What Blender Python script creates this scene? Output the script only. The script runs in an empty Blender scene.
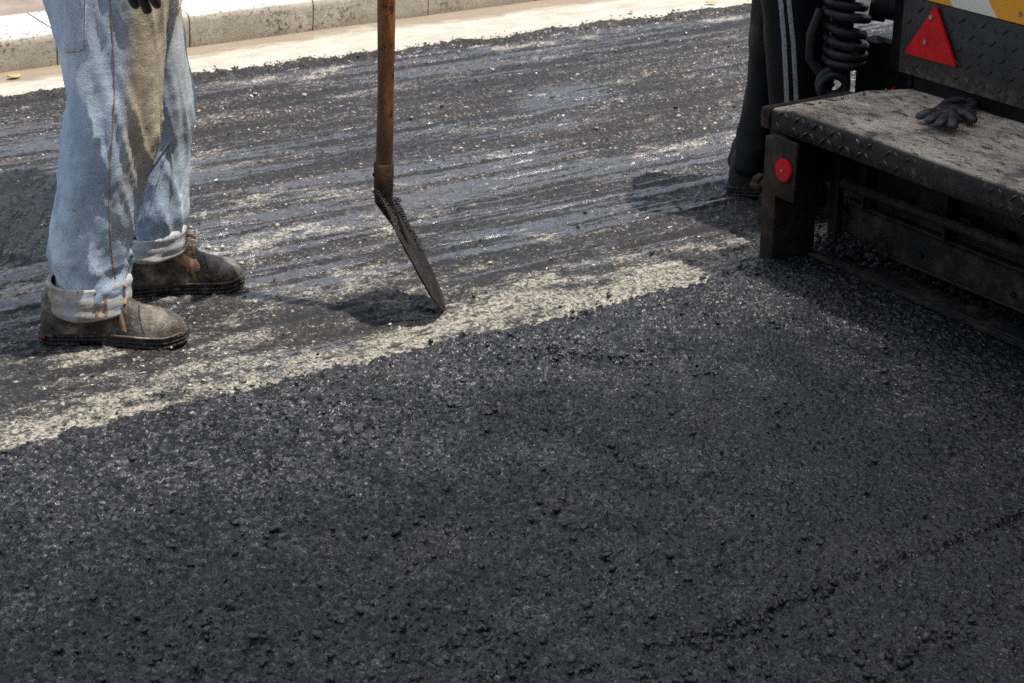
import bpy, bmesh, math, random
import numpy as np
from mathutils import Vector, Matrix
from mathutils.bvhtree import BVHTree

random.seed(7); RNG = np.random.default_rng(11)
SC = bpy.context.scene
COL = SC.collection

# ------------------------------------------------------------------ frames
# world: X runs along the road (paving direction), Y towards the kerb, Z up. The photographer stands at the origin.
F, CH, HY = 1860.0, 1.53, -430.0
TH = math.atan((341.5 - HY) / F); CT, ST = math.cos(TH), math.sin(TH)
AZ = math.radians(32); CA, SA = math.cos(AZ), math.sin(AZ)

def c2w(x, y, z=0.0):            # camera-aligned ground frame -> world
    return Vector((x * CA + y * SA, -x * SA + y * CA, z))

def px2(px, py, y):              # measurement helper: where the sight line meets the upright plane at distance y
    a = (px - 512) / F; b = (341.5 - py) / F
    dx, dy, dz = a, CT + b * ST, -ST + b * CT
    t = y / dy
    return dx * t, CH + dz * t

def gnd(px, py, z=0.0):          # same, on the level plane z (camera-aligned frame)
    a = (px - 512) / F; b = (341.5 - py) / F
    dy, dz = CT + b * ST, -ST + b * CT
    t = (z - CH) / dz
    return a * t, dy * t

# ------------------------------------------------------------------ object helpers
def tag(o, label=None, cat=None, group=None, kind=None):
    if label: o['label'] = label
    if cat: o['category'] = cat
    if group: o['group'] = group
    if kind: o['kind'] = kind
    return o

def empty(name, loc, rz=0.0):
    o = bpy.data.objects.new(name, None); COL.objects.link(o)
    o.location = loc; o.rotation_euler = (0, 0, rz); o.empty_display_size = 0.1
    return o

def link(name, me, mat=None, parent=None, smooth=True):
    o = bpy.data.objects.new(name, me); COL.objects.link(o)
    if mat:
        me.materials.clear()
        for m in (mat if isinstance(mat, (list, tuple)) else [mat]): me.materials.append(m)
    if parent: o.parent = parent
    if smooth:
        me.polygons.foreach_set('use_smooth', [True] * len(me.polygons))
    return o

def mesh_np(name, v, f):
    """v (n,3), f (m,4) int arrays -> mesh."""
    me = bpy.data.meshes.new(name)
    v = np.asarray(v, np.float32); f = np.asarray(f, np.int32)
    me.vertices.add(len(v)); me.vertices.foreach_set('co', v.ravel())
    k = f.shape[1]
    me.loops.add(f.size); me.loops.foreach_set('vertex_index', f.ravel())
    me.polygons.add(len(f)); me.polygons.foreach_set('loop_start', np.arange(0, f.size, k, dtype=np.int32))
    me.polygons.foreach_set('loop_total', np.full(len(f), k, np.int32))
    me.update(calc_edges=True); me.validate()
    return me

def grid_faces(nu, nv, wrap_u=False):
    """index (i,j)-> i*nv+j"""
    i = np.arange(nu if wrap_u else nu - 1); j = np.arange(nv - 1)
    I, J = np.meshgrid(i, j, indexing='ij'); I2 = (I + 1) % nu
    return np.stack([I * nv + J, I2 * nv + J, I2 * nv + J + 1, I * nv + J + 1], -1).reshape(-1, 4)

def attr(me, name, val):
    a = me.attributes.new(name, 'FLOAT', 'POINT'); a.data.foreach_set('value', np.asarray(val, np.float32).ravel())

class MB:
    """collects shapes into one mesh"""
    def __init__(s): s.bm = bmesh.new()
    def box(s, lo, hi, bev=0.0, M=None, seg=2):
        b = bmesh.new(); bmesh.ops.create_cube(b, size=1)
        lo, hi = Vector(lo), Vector(hi); d = hi - lo; c = (hi + lo) / 2
        for v in b.verts: v.co = Vector((v.co.x * d.x, v.co.y * d.y, v.co.z * d.z)) + c
        if bev > 0: bmesh.ops.bevel(b, geom=list(b.edges), offset=min(bev, min(abs(x) for x in d) * .45), segments=seg, profile=.6, affect='EDGES')
        if M is not None: bmesh.ops.transform(b, matrix=M, verts=b.verts)
        s._add(b); return s
    def _add(s, b):
        me = bpy.data.meshes.new('t'); b.to_mesh(me); b.free(); s.bm.from_mesh(me); bpy.data.meshes.remove(me)
    def cyl(s, a, b, r, r2=None, n=20, bev=0.0):
        a, b = Vector(a), Vector(b); r2 = r if r2 is None else r2
        q = bmesh.new(); d = b - a
        bmesh.ops.create_cone(q, cap_ends=True, segments=n, radius1=r, radius2=r2, depth=d.length)
        if bev: bmesh.ops.bevel(q, geom=[e for e in q.edges if e.calc_face_angle(0) > .9], offset=bev, segments=2, affect='EDGES')
        M = Matrix.Translation((a + b) / 2) @ d.to_track_quat('Z', 'Y').to_matrix().to_4x4()
        bmesh.ops.transform(q, matrix=M, verts=q.verts); s._add(q); return s
    def tube(s, pts, r, n=10, caps=True):
        pts = [Vector(p) for p in pts]; m = len(pts)
        rr = r if isinstance(r, (list, tuple)) else [r] * m
        T = [(pts[min(i + 1, m - 1)] - pts[max(i - 1, 0)]).normalized() for i in range(m)]
        N = T[0].orthogonal().normalized(); rings = []
        for i in range(m):
            N = (N - T[i] * N.dot(T[i])).normalized(); B = T[i].cross(N)
            rings.append([s.bm.verts.new(pts[i] + (N * math.cos(2 * math.pi * k / n) + B * math.sin(2 * math.pi * k / n)) * rr[i]) for k in range(n)])
        for i in range(m - 1):
            for k in range(n):
                s.bm.faces.new((rings[i][k], rings[i][(k + 1) % n], rings[i + 1][(k + 1) % n], rings[i + 1][k]))
        if caps:
            s.bm.faces.new(rings[0][::-1]); s.bm.faces.new(rings[-1])
        return s
    def prism(s, poly, M, th, bev=0.0):
        """poly in local xy, extruded th along local z, placed by M"""
        q = bmesh.new(); vs = [q.verts.new((p[0], p[1], 0)) for p in poly]; f = q.faces.new(vs)
        r = bmesh.ops.extrude_face_region(q, geom=[f])
        for v in [g for g in r['geom'] if isinstance(g, bmesh.types.BMVert)]: v.co.z += th
        bmesh.ops.recalc_face_normals(q, faces=q.faces)
        if bev: bmesh.ops.bevel(q, geom=list(q.edges), offset=bev, segments=2, affect='EDGES')
        bmesh.ops.transform(q, matrix=M, verts=q.verts); s._add(q); return s
    def sphere(s, c, r, sc=(1, 1, 1), sub=2):
        q = bmesh.new(); bmesh.ops.create_icosphere(q, subdivisions=sub, radius=r)
        for v in q.verts: v.co = Vector((v.co.x * sc[0], v.co.y * sc[1], v.co.z * sc[2])) + Vector(c)
        s._add(q); return s
    def build(s, name, mat, parent=None, smooth=True, auto=40):
        me = bpy.data.meshes.new(name)
        bmesh.ops.recalc_face_normals(s.bm, faces=s.bm.faces)
        s.bm.to_mesh(me); s.bm.free()
        o = link(name, me, mat, parent, smooth)
        if smooth and auto:
            try: me.set_sharp_from_angle(angle=math.radians(auto))
            except Exception: pass
        return o

def eval_to_mesh(o, name):
    dg = bpy.context.evaluated_depsgraph_get(); e = o.evaluated_get(dg)
    me = bpy.data.meshes.new_from_object(e); me.name = name
    old = o.data; o.modifiers.clear(); o.data = me
    bpy.data.meshes.remove(old)
    return me

def skin_obj(name, joints, edges, mat, parent, root=0, sub=2):
    """joints: list of (x,y,z,r) or (x,y,z,rx,ry)"""
    me = bpy.data.meshes.new(name)
    me.from_pydata([j[:3] for j in joints], edges, [])
    o = link(name, me, None, parent, False)
    mo = o.modifiers.new('s', 'SKIN'); mo.use_smooth_shade = True; mo.branch_smoothing = .6
    if not me.skin_vertices: 
        bm = bmesh.new(); bm.from_mesh(me); bm.verts.layers.skin.verify(); bm.to_mesh(me); bm.free()
    for i, j in enumerate(joints):
        sv = me.skin_vertices[0].data[i]; sv.radius = (j[3], j[4] if len(j) > 4 else j[3]); sv.use_root = (i == root)
    sb = o.modifiers.new('u', 'SUBSURF'); sb.levels = sub; sb.render_levels = sub
    m2 = eval_to_mesh(o, name); m2.materials.clear(); m2.materials.append(mat)
    m2.polygons.foreach_set('use_smooth', [True] * len(m2.polygons))
    return o

# ------------------------------------------------------------------ numpy noise
def _h(ix, iy, seed):
    n = (ix.astype(np.int64) * 374761393 + iy.astype(np.int64) * 668265263 + seed * 974634777) & 0xffffffff
    n = ((n ^ (n >> 13)) * 1274126177) & 0xffffffff
    n = n ^ (n >> 16)
    return (n & 0xffff) / 65535.0

def vn(x, y, seed=0):
    x = np.asarray(x, float); y = np.asarray(y, float)
    ix, iy = np.floor(x), np.floor(y); fx, fy = x - ix, y - iy
    fx = fx * fx * (3 - 2 * fx); fy = fy * fy * (3 - 2 * fy)
    ix = ix.astype(np.int64); iy = iy.astype(np.int64)
    a = _h(ix, iy, seed); b = _h(ix + 1, iy, seed); c = _h(ix, iy + 1, seed); d = _h(ix + 1, iy + 1, seed)
    return (a * (1 - fx) + b * fx) * (1 - fy) + (c * (1 - fx) + d * fx) * fy

def fbm(x, y, seed=0, o=4, g=.5):
    s = 0; a = 1; t = 0
    for k in range(o):
        s = s + a * vn(x * 2 ** k + 17.3 * k, y * 2 ** k - 9.1 * k, seed + k); t += a; a *= g
    return s / t

def sstep(a, b, x):
    t = np.clip((x - a) / (b - a), 0, 1); return t * t * (3 - 2 * t)

# ------------------------------------------------------------------ material helpers
class NT:
    def __init__(s, name):
        s.m = bpy.data.materials.new(name); s.m.use_nodes = True
        s.t = s.m.node_tree; s.N = s.t.nodes; s.L = s.t.links
        s.p = s.N['Principled BSDF']; s.out = s.N['Material Output']
        s.tc = s.N.new('ShaderNodeTexCoord')
        s.co = s.tc.outputs['Object']
    def set(s, inp, v):
        if hasattr(v, 'is_linked') or isinstance(v, bpy.types.NodeSocket): s.L.new(v, inp)
        elif isinstance(v, (tuple, list)) and len(v) == 3 and inp.type == 'RGBA': inp.default_value = (*v, 1)
        else: inp.default_value = v
    def P(s, **k):
        for n, v in k.items(): s.set(s.p.inputs[n.replace('_', ' ')], v)
        return s
    def mapping(s, scale=(1, 1, 1), rot=(0, 0, 0), src=None):
        m = s.N.new('ShaderNodeMapping'); s.L.new(src or s.co, m.inputs[0])
        m.inputs['Scale'].default_value = scale; m.inputs['Rotation'].default_value = rot
        return m.outputs[0]
    def noise(s, scale, det=3, rough=.55, co=None, out='Fac', dist=0):
        n = s.N.new('ShaderNodeTexNoise'); s.L.new(co or s.co, n.inputs['Vector'])
        n.inputs['Scale'].default_value = scale; n.inputs['Detail'].default_value = det; n.inputs['Roughness'].default_value = rough
        n.inputs['Distortion'].default_value = dist
        return n.outputs[out]
    def vor(s, scale, out='Distance', feat='F1', co=None, rnd=1.0):
        n = s.N.new('ShaderNodeTexVoronoi'); s.L.new(co or s.co, n.inputs['Vector']); n.feature = feat
        n.inputs['Scale'].default_value = scale; n.inputs['Randomness'].default_value = rnd
        return n.outputs[out]
    def ramp(s, fac, stops, interp='LINEAR'):
        r = s.N.new('ShaderNodeValToRGB'); s.L.new(fac, r.inputs[0]); r.color_ramp.interpolation = interp
        e = r.color_ramp.elements
        while len(e) > 1: e.remove(e[-1])
        e[0].position = stops[0][0]; e[0].color = s._c(stops[0][1])
        for p, c in stops[1:]:
            q = e.new(p); q.color = s._c(c)
        return r.outputs[0]
    def _c(s, c):
        return (c, c, c, 1) if isinstance(c, (int, float)) else (*c, 1)
    def mix(s, fac, a, b, mode='MIX'):
        n = s.N.new('ShaderNodeMix'); n.data_type = 'RGBA'; n.blend_type = mode
        s.set(n.inputs[0], fac)
        for i, v in ((6, a), (7, b)):
            if isinstance(v, (int, float)): v = (v, v, v)
            s.set(n.inputs[i], v)
        return n.outputs[2]
    def math(s, op, a, b=0.0, c=0.0, clamp=False):
        n = s.N.new('ShaderNodeMath'); n.operation = op; n.use_clamp = clamp
        for i, v in enumerate((a, b, c)): s.set(n.inputs[i], v)
        return n.outputs[0]
    def vmath(s, op, a, b=(0, 0, 0), sc=None):
        n = s.N.new('ShaderNodeVectorMath'); n.operation = op
        s.set(n.inputs[0], a); s.set(n.inputs[1], b)
        if sc is not None: n.inputs['Scale'].default_value = sc
        return n.outputs[0]
    def att(s, name):
        n = s.N.new('ShaderNodeAttribute'); n.attribute_name = name; return n.outputs['Fac']
    def bump(s, h, dist=.001, strength=1.0, normal=None):
        n = s.N.new('ShaderNodeBump'); s.L.new(h, n.inputs['Height']); n.inputs['Distance'].default_value = dist
        n.inputs['Strength'].default_value = strength
        if normal is not None: s.L.new(normal, n.inputs['Normal'])
        s.L.new(n.outputs[0], s.p.inputs['Normal']); return n.outputs[0]
    def facets(s, k, cells, fac=None):
        """tilted facet normals, one per crushed stone"""
        g = s.N.new('ShaderNodeNewGeometry')
        v = s.vmath('SUBTRACT', cells, (.5, .5, .5))
        sc = s.N.new('ShaderNodeVectorMath'); sc.operation = 'SCALE'; s.L.new(v, sc.inputs[0]); sc.inputs['Scale'].default_value = k
        if fac is not None: s.L.new(s.math('MULTIPLY', fac, k), sc.inputs['Scale'])
        a = s.vmath('ADD', g.outputs['Normal'], sc.outputs[0])
        return s.vmath('NORMALIZE', a)

def simple(name, col, rough=.6, metal=0.0, var=.25, nscale=30, bump=.0006, bscale=None, spec=.22, dust=None, dustc=(.25, .21, .17), dscale=6, dlo=.5, dhi=.7):
    t = NT(name)
    n = t.noise(nscale, 5, .65)
    c = t.mix(t.ramp(n, [(.3, 0), (.7, 1)]), tuple(x * (1 - var) for x in col), tuple(min(1, x * (1 + var)) for x in col))
    r = t.ramp(t.noise(nscale * .7, 4), [(.3, max(.05, rough - .12)), (.7, min(1, rough + .12))])
    if dust:
        m = t.ramp(t.noise(dscale, 6, .7), [(dlo, 0), (dhi, dust)])
        c = t.mix(m, c, dustc); r = t.mix(m, r, .9)
    t.P(Base_Color=c, Metallic=metal, Roughness=r); t.p.inputs['Specular IOR Level'].default_value = spec
    if bump: t.bump(t.noise(bscale or nscale * 6, 4, .6), bump)
    return t.m

# ------------------------------------------------------------------ materials
def m_mat():
    t = NT('fresh_asphalt')
    cA = t.vor(106, 'Color'); cB = t.vor(260, 'Color')
    sep = t.N.new('ShaderNodeSeparateColor'); t.L.new(cA, sep.inputs[0])
    sepb = t.N.new('ShaderNodeSeparateColor'); t.L.new(cB, sepb.inputs[0])
    base = t.ramp(sep.outputs[0], [(0, (.004, .004, .0045)), (.4, (.008, .008, .009)), (.8, (.026, .026, .029)), (1, (.080, .081, .086))])
    fine = t.ramp(sepb.outputs[1], [(0, .40), (.6, 1.0), (.93, 1.6), (.987, 3.6)], 'CONSTANT')
    c = t.mix(1.0, base, fine, 'MULTIPLY')
    # paler brown patches in places
    brown = t.ramp(t.noise(2.3, 5, .6, co=t.mapping((.6, 1.6, 1))), [(.50, 0), (.70, .5)])
    c = t.mix(brown, c, t.mix(1.0, (.045, .038, .031), fine, 'MULTIPLY'))
    t.P(Base_Color=c, Roughness=t.ramp(sepb.outputs[0], [(0, .20), (1, .60)]))
    t.p.inputs['Specular IOR Level'].default_value = .46
    nrm = t.facets(1.45, t.mix(.42, cA, cB))
    h = t.mix(.6, t.noise(420, 3, .7), t.vor(92, 'Distance'))
    t.bump(h, .0020, .7, nrm)
    return t.m

def m_milled():
    t = NT('scraped_tarry_road')
    ex = t.att('expose'); wet = t.att('wet'); sm = t.att('smear')
    cA = t.vor(170, 'Color'); sep = t.N.new('ShaderNodeSeparateColor'); t.L.new(cA, sep.inputs[0])
    thin = t.noise(1.0, 7, .68, co=t.mapping((2.8, 74, 40)), dist=.5)       # fine drag marks
    wide = t.noise(1.0, 5, .6, co=t.mapping((1.1, 17, 10)), dist=.5)         # broad lanes
    gl = t.math('ADD', t.math('MULTIPLY', thin, .8), t.math('MULTIPLY', sm, .42))
    gl = t.math('ADD', gl, t.math('MULTIPLY', t.math('SUBTRACT', t.noise(1.0, 6, .75, co=t.mapping((16, 120, 60))), .5), .75))
    gloss = t.math('MULTIPLY', t.ramp(gl, [(.628, 0), (.675, 1)]), t.math('SUBTRACT', 1.0, wet))
    grey = t.ramp(t.noise(95, 6, .8), [(.40, (.0035, .0033, .0033)), (.50, (.010, .0095, .0092)), (.58, (.042, .039, .037)), (.67, (.22, .20, .18))])
    lane = t.ramp(wide, [(.40, .22), (.5, .85), (.60, 2.1)])
    tar = t.mix(1.0, grey, lane, 'MULTIPLY')
    sp = t.ramp(sep.outputs[0], [(0, .4), (.5, 1.0), (.80, 1.8), (.93, 3.6), (.975, 6)], 'CONSTANT')  # pale stone grains; the brightest cells also paint white glints
    tar = t.mix(1.0, tar, sp, 'MULTIPLY')
    tar = t.mix(t.math('MULTIPLY', gloss, .75), tar, (.052, .053, .057))  # smeared tar streaks lightened, sky reflection put into their colour
    warm = t.ramp(t.noise(2.6, 5, .6, co=t.mapping((.6, 1.6, 1))), [(.42, 0), (.62, 1)]); tar = t.mix(warm, tar, t.mix(1.0, tar, (1.25, .98, .84), 'MULTIPLY'))
    conc = t.ramp(t.noise(110, 7, .8), [(.36, (.065, .056, .046)), (.46, (.20, .178, .142)), (.56, (.35, .32, .265)), (.68, (.52, .49, .42))])
    conc = t.mix(t.ramp(sep.outputs[1], [(.72, 0), (.76, .85)]), conc, (.05, .046, .043))
    br = t.math('ADD', t.math('MULTIPLY', t.math('SUBTRACT', t.noise(40, 8, .82, co=t.mapping((.6, 1.3, 1))), .5), 3.0), t.math('MULTIPLY', t.math('SUBTRACT', t.noise(190, 4, .8), .5), 1.6))
    m = t.math('ADD', ex, br)
    hz = t.ramp(m, [(.0, 0), (.42, .6)])
    tar = t.mix(hz, tar, t.mix(1.0, t.ramp(t.noise(70, 7, .8, co=t.mapping((.6, 1.4, 1))), [(.36, (.028, .026, .025)), (.5, (.085, .077, .068)), (.62, (.20, .18, .15))]), sp, 'MULTIPLY'))
    mm = t.ramp(m, [(.36, 0), (.60, 1)])
    c = t.mix(mm, tar, conc)
    blk = t.ramp(t.noise(30, 7, .8, co=t.mapping((.45, 1.5, 1))), [(.53, 0), (.60, .94)]); c = t.mix(blk, c, (.006, .0058, .006))
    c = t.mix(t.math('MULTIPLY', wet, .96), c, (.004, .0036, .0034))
    rough = t.mix(gloss, .66, .22)
    rough = t.mix(mm, rough, .9); rough = t.mix(wet, rough, .30)
    t.P(Base_Color=c, Roughness=rough)
    t.L.new(t.math('ADD', t.math('SUBTRACT', .5, t.math('MULTIPLY', wet, .22)), t.math('MULTIPLY', gloss, .5)), t.p.inputs['Specular IOR Level'])
    dull = t.math('SUBTRACT', t.math('SUBTRACT', 1.0, t.math('MULTIPLY', gloss, .75)), t.math('MULTIPLY', wet, .7))
    nrm = t.facets(.65, cA, dull)
    h = t.math('ADD', t.math('MULTIPLY', t.math('MULTIPLY', t.noise(330, 4, .75), dull), .8), t.math('MULTIPLY', thin, .9))
    t.bump(h, .0042, .8, nrm)
    return t.m

def m_gutter():
    t = NT('gutter_concrete')
    d = t.att('dirt')
    c = t.ramp(t.noise(14, 6, .65, co=t.mapping((.5, 1, 1))), [(.3, (.31, .28, .225)), (.55, (.43, .395, .325)), (.8, (.52, .485, .41))])
    g = t.ramp(t.noise(240, 3, .7), [(.3, .8), (.6, 1.05)]); c = t.mix(1.0, c, g, 'MULTIPLY')
    m = t.math('ADD', d, t.math('MULTIPLY', t.math('SUBTRACT', t.noise(22, 6, .7, co=t.mapping((.5, 1.5, 1))), .5), .9))
    c = t.mix(t.ramp(m, [(.3, 0), (.62, .85)]), c, (.20, .15, .105))
    sp = t.ramp(t.vor(55, 'Distance', rnd=1), [(.07, 1), (.12, 0)]); c = t.mix(t.mix(1., sp, t.ramp(t.noise(8), [(.5, 0), (.6, 1)]), 'MULTIPLY'), c, (.05, .045, .04))
    t.P(Base_Color=c, Roughness=.9); t.bump(t.noise(300, 5, .7), .0018); return t.m

def m_kerb():
    t = NT('kerb_concrete')
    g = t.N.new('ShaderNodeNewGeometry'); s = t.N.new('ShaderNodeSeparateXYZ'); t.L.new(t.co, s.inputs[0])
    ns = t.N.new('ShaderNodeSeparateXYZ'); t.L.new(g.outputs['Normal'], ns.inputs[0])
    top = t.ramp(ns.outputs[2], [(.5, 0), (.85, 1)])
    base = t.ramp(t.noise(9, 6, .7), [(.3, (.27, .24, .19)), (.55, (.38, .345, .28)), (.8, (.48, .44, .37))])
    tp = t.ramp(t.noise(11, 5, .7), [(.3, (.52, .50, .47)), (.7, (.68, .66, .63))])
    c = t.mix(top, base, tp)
    # dirt splash spots on the face, thickest in patches
    patch = t.ramp(t.noise(3.2, 3, .6, co=t.mapping((1, .4, 2))), [(.40, .1), (.58, 1)])
    sp = t.ramp(t.noise(70, 6, .8), [(.50, 0), (.60, 1)])
    c = t.mix(t.mix(1., patch, sp, 'MULTIPLY'), c, (.07, .048, .035))
    sp2 = t.ramp(t.vor(42, 'Distance'), [(.06, .8), (.10, 0)]); c = t.mix(sp2, c, (.13, .11, .09))
    low = t.ramp(s.outputs[2], [(.0, .8), (.035, 0)]); c = t.mix(low, c, (.27, .205, .15))
    t.P(Base_Color=c, Roughness=.9); t.bump(t.noise(160, 6, .7), .0022); return t.m

def m_denim():
    t = NT('faded_denim')
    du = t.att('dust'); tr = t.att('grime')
    n = t.noise(5, 7, .62, co=t.mapping((1, 1, .6)))
    c = t.ramp(n, [(.34, (.27, .36, .47)), (.5, (.40, .49, .59)), (.66, (.56, .64, .70))])
    wv = t.noise(420, 3, .8, co=t.mapping((1, 1, .30)))
    c = t.mix(1.0, c, t.ramp(wv, [(.3, .84), (.7, 1.14)]), 'MULTIPLY')
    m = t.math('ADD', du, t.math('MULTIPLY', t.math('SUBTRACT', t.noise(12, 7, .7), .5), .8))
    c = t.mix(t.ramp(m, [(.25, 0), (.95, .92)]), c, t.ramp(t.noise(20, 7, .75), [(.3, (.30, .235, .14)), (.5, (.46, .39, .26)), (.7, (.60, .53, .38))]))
    # tar specks and brown scuffs low on the leg
    sp = t.ramp(t.noise(70, 5, .75, co=t.mapping((1, 1, .45))), [(.63, 0), (.70, 1)])
    g = t.mix(1.0, sp, t.ramp(tr, [(.2, 0), (.8, .95)]), 'MULTIPLY')
    c = t.mix(g, c, (.055, .045, .04))
    sm = t.ramp(t.noise(11, 4, .6), [(.56, 0), (.7, .6)]); c = t.mix(t.mix(1.0, sm, tr, 'MULTIPLY'), c, (.13, .12, .12))
    t.P(Base_Color=c, Roughness=.95); t.p.inputs['Specular IOR Level'].default_value = .2
    t.bump(t.mix(.5, wv, t.noise(34, 6, .7, co=t.mapping((1, 1, 1.8)))), .0028); return t.m

def m_cuff():
    t = NT('turned_up_denim')
    c = t.ramp(t.noise(14, 5, .65), [(.3, (.30, .27, .21)), (.45, (.44, .45, .45)), (.7, (.55, .60, .65))])
    c = t.mix(t.ramp(t.noise(9, 5, .7), [(.48, 0), (.66, .8)]), c, (.30, .21, .11))
    c = t.mix(t.ramp(t.noise(90, 4, .7), [(.62, 0), (.70, .8)]), c, (.08, .06, .05))
    c = t.mix(1.0, c, t.ramp(t.noise(420, 3, .8), [(.3, .72), (.7, 1.2)]), 'MULTIPLY')
    t.P(Base_Color=c, Roughness=.95); t.p.inputs['Specular IOR Level'].default_value = .2
    t.bump(t.mix(.5, t.noise(400, 3, .8), t.noise(34, 5, .6, co=t.mapping((1, 1, 2.5)))), .0022); return t.m

def m_boot():
    t = NT('dusty_boot_leather')
    c = t.ramp(t.noise(16, 6, .7), [(.36, (.016, .013, .011)), (.46, (.050, .041, .032)), (.56, (.14, .118, .092)), (.68, (.30, .265, .21))])
    c = t.mix(t.ramp(t.noise(150, 4, .8), [(.63, 0), (.72, .7)]), c, (.30, .27, .22))
    t.P(Base_Color=c, Roughness=t.ramp(t.noise(20, 4), [(.35, .38), (.65, .75)]))
    t.bump(t.mix(.6, t.noise(170, 5, .7), t.noise(26, 6, .7)), .0060); return t.m

def m_sole():
    t = NT('tarry_rubber_sole')
    c = t.ramp(t.noise(60, 5, .7), [(.4, (.008, .007, .007)), (.55, (.026, .021, .019)), (.66, (.14, .12, .10))])
    t.P(Base_Color=c, Roughness=t.ramp(t.noise(45, 4), [(.4, .22), (.6, .6)]))
    t.bump(t.noise(200, 5, .8), .003); return t.m

def m_wood():
    t = NT('worn_shaft_wood')
    co = t.mapping((1, 1, .10))
    g = t.noise(55, 6, .7, co=co, dist=.6)
    g = t.mix(.4, g, t.noise(9, 5, .7))
    c = t.ramp(g, [(.34, (.07, .022, .007)), (.48, (.22, .075, .020)), (.62, (.40, .16, .045))])
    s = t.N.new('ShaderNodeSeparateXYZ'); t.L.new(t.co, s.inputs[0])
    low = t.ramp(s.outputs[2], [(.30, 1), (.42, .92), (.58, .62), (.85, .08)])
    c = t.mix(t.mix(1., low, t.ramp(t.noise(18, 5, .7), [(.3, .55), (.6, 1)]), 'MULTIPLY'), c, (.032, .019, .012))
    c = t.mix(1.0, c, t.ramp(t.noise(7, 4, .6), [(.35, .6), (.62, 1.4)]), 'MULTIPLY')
    c = t.mix(t.ramp(t.noise(30, 5, .75, co=t.mapping((1, 1, .6))), [(.56, 0), (.64, .9)]), c, (.02, .012, .009))
    t.P(Base_Color=c, Roughness=.5); t.bump(t.noise(14, 6, .7, co=t.mapping((9, 9, 1))), .002); return t.m

def m_step_top():
    t = NT('worn_muddy_step_steel')
    g = t.N.new('ShaderNodeNewGeometry'); ns = t.N.new('ShaderNodeSeparateXYZ'); t.L.new(g.outputs['Normal'], ns.inputs[0])
    up = t.ramp(ns.outputs[2], [(.55, 0), (.97, 1)])
    mud = t.ramp(t.noise(13, 6, .75, co=t.mapping((1, .55, 1))), [(.30, (.13, .095, .065)), (.45, (.36, .30, .22)), (.66, (.60, .52, .41))])
    mud = t.mix(t.ramp(t.noise(48, 6, .8, co=t.mapping((1.3, .5, 1))), [(.52, 0), (.62, .95)]), mud, (.018, .018, .020))
    mud = t.mix(t.ramp(t.noise(6, 4, .7), [(.56, 0), (.68, .75)]), mud, (.045, .043, .045))
    mt = t.ramp(t.noise(30, 5, .75), [(.38, (.006, .0055, .005)), (.56, (.018, .014, .011)), (.72, (.11, .072, .040))])
    mt = t.mix(t.ramp(t.noise(110, 4, .8), [(.66, 0), (.74, .8)]), mt, (.22, .18, .14))
    c = t.mix(up, mt, mud)
    t.P(Base_Color=c, Roughness=t.mix(up, .5, .85), Metallic=0.0); t.p.inputs['Specular IOR Level'].default_value = .3
    t.bump(t.noise(170, 6, .75), .003); return t.m

def m_plate():
    t = NT('black_painted_tread_plate')
    c = t.ramp(t.noise(18, 6, .75), [(.3, (.007, .007, .0075)), (.6, (.014, .0135, .013)), (.8, (.045, .04, .035))])
    c = t.mix(t.ramp(t.noise(120, 5, .8), [(.68, 0), (.76, .7)]), c, (.20, .19, .18))
    s = t.N.new('ShaderNodeSeparateXYZ'); t.L.new(t.co, s.inputs[0])
    h = t.mix(1., t.ramp(s.outputs[2], [(.402, .8), (.45, 0)]), t.ramp(t.noise(55, 5, .7), [(.42, 0), (.6, 1)]), 'MULTIPLY')
    c = t.mix(h, c, (.13, .095, .06))
    t.P(Base_Color=c, Roughness=t.ramp(t.noise(25, 4), [(.3, .35), (.7, .65)]), Metallic=0.0)
    t.bump(t.noise(260, 5, .75), .0012); return t.m

def m_stripes():
    t = NT('yellow_and_white_warning_paint')
    s = t.N.new('ShaderNodeSeparateXYZ'); t.L.new(t.co, s.inputs[0])
    # stripes lean; period .245 m along the panel
    u = t.math('ADD', s.outputs[1], t.math('MULTIPLY', s.outputs[2], -.9))
    f = t.math('FRACT', t.math('MULTIPLY', t.math('ADD', u, .27 * 20 - .442), 1 / .27))
    sel = t.ramp(f, [(0, 1), (.5, 0)], 'CONSTANT')
    y = t.ramp(t.noise(9, 5), [(.3, (.72, .27, .008)), (.7, (.84, .36, .02))])
    w = t.ramp(t.noise(9, 5), [(.3, (.62, .62, .50)), (.7, (.75, .75, .64))])
    c = t.mix(sel, y, w)
    c = t.mix(t.ramp(t.noise(90, 6, .8), [(.63, 0), (.70, .85)]), c, (.10, .08, .05))
    t.P(Base_Color=c, Roughness=.45); return t.m

def m_red():
    t = NT('red_reflector_plastic')
    v = t.ramp(t.noise(35, 5, .7), [(.35, (.42, .003, .005)), (.6, (.58, .006, .009)), (.8, (.40, .012, .012))])
    t.P(Base_Color=v, Roughness=.5); t.p.inputs['Specular IOR Level'].default_value = .22
    t.bump(t.vor(600, 'Distance'), .0004); return t.m

def m_leaf(name, a, b):
    t = NT(name)
    t.P(Base_Color=t.ramp(t.noise(3, 3), [(.35, a), (.65, b)]), Roughness=.6); return t.m

def m_stone(name, a, b, rough=.5):
    t = NT(name)
    c = t.vor(60, 'Color'); s = t.N.new('ShaderNodeSeparateColor'); t.L.new(c, s.inputs[0])
    t.P(Base_Color=t.ramp(s.outputs[0], [(0, a), (1, b)]), Roughness=rough)
    t.bump(t.noise(350, 4, .7), .0015); return t.m

def m_track():
    t = NT('black_tracksuit_fabric')
    c = t.ramp(t.noise(8, 4), [(.35, (.0025, .0027, .0032)), (.7, (.005, .0053, .0065))])
    t.P(Base_Color=c, Roughness=.6)
    t.p.inputs['Specular IOR Level'].default_value = .14
    t.bump(t.noise(45, 4), .002); return t.m

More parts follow.
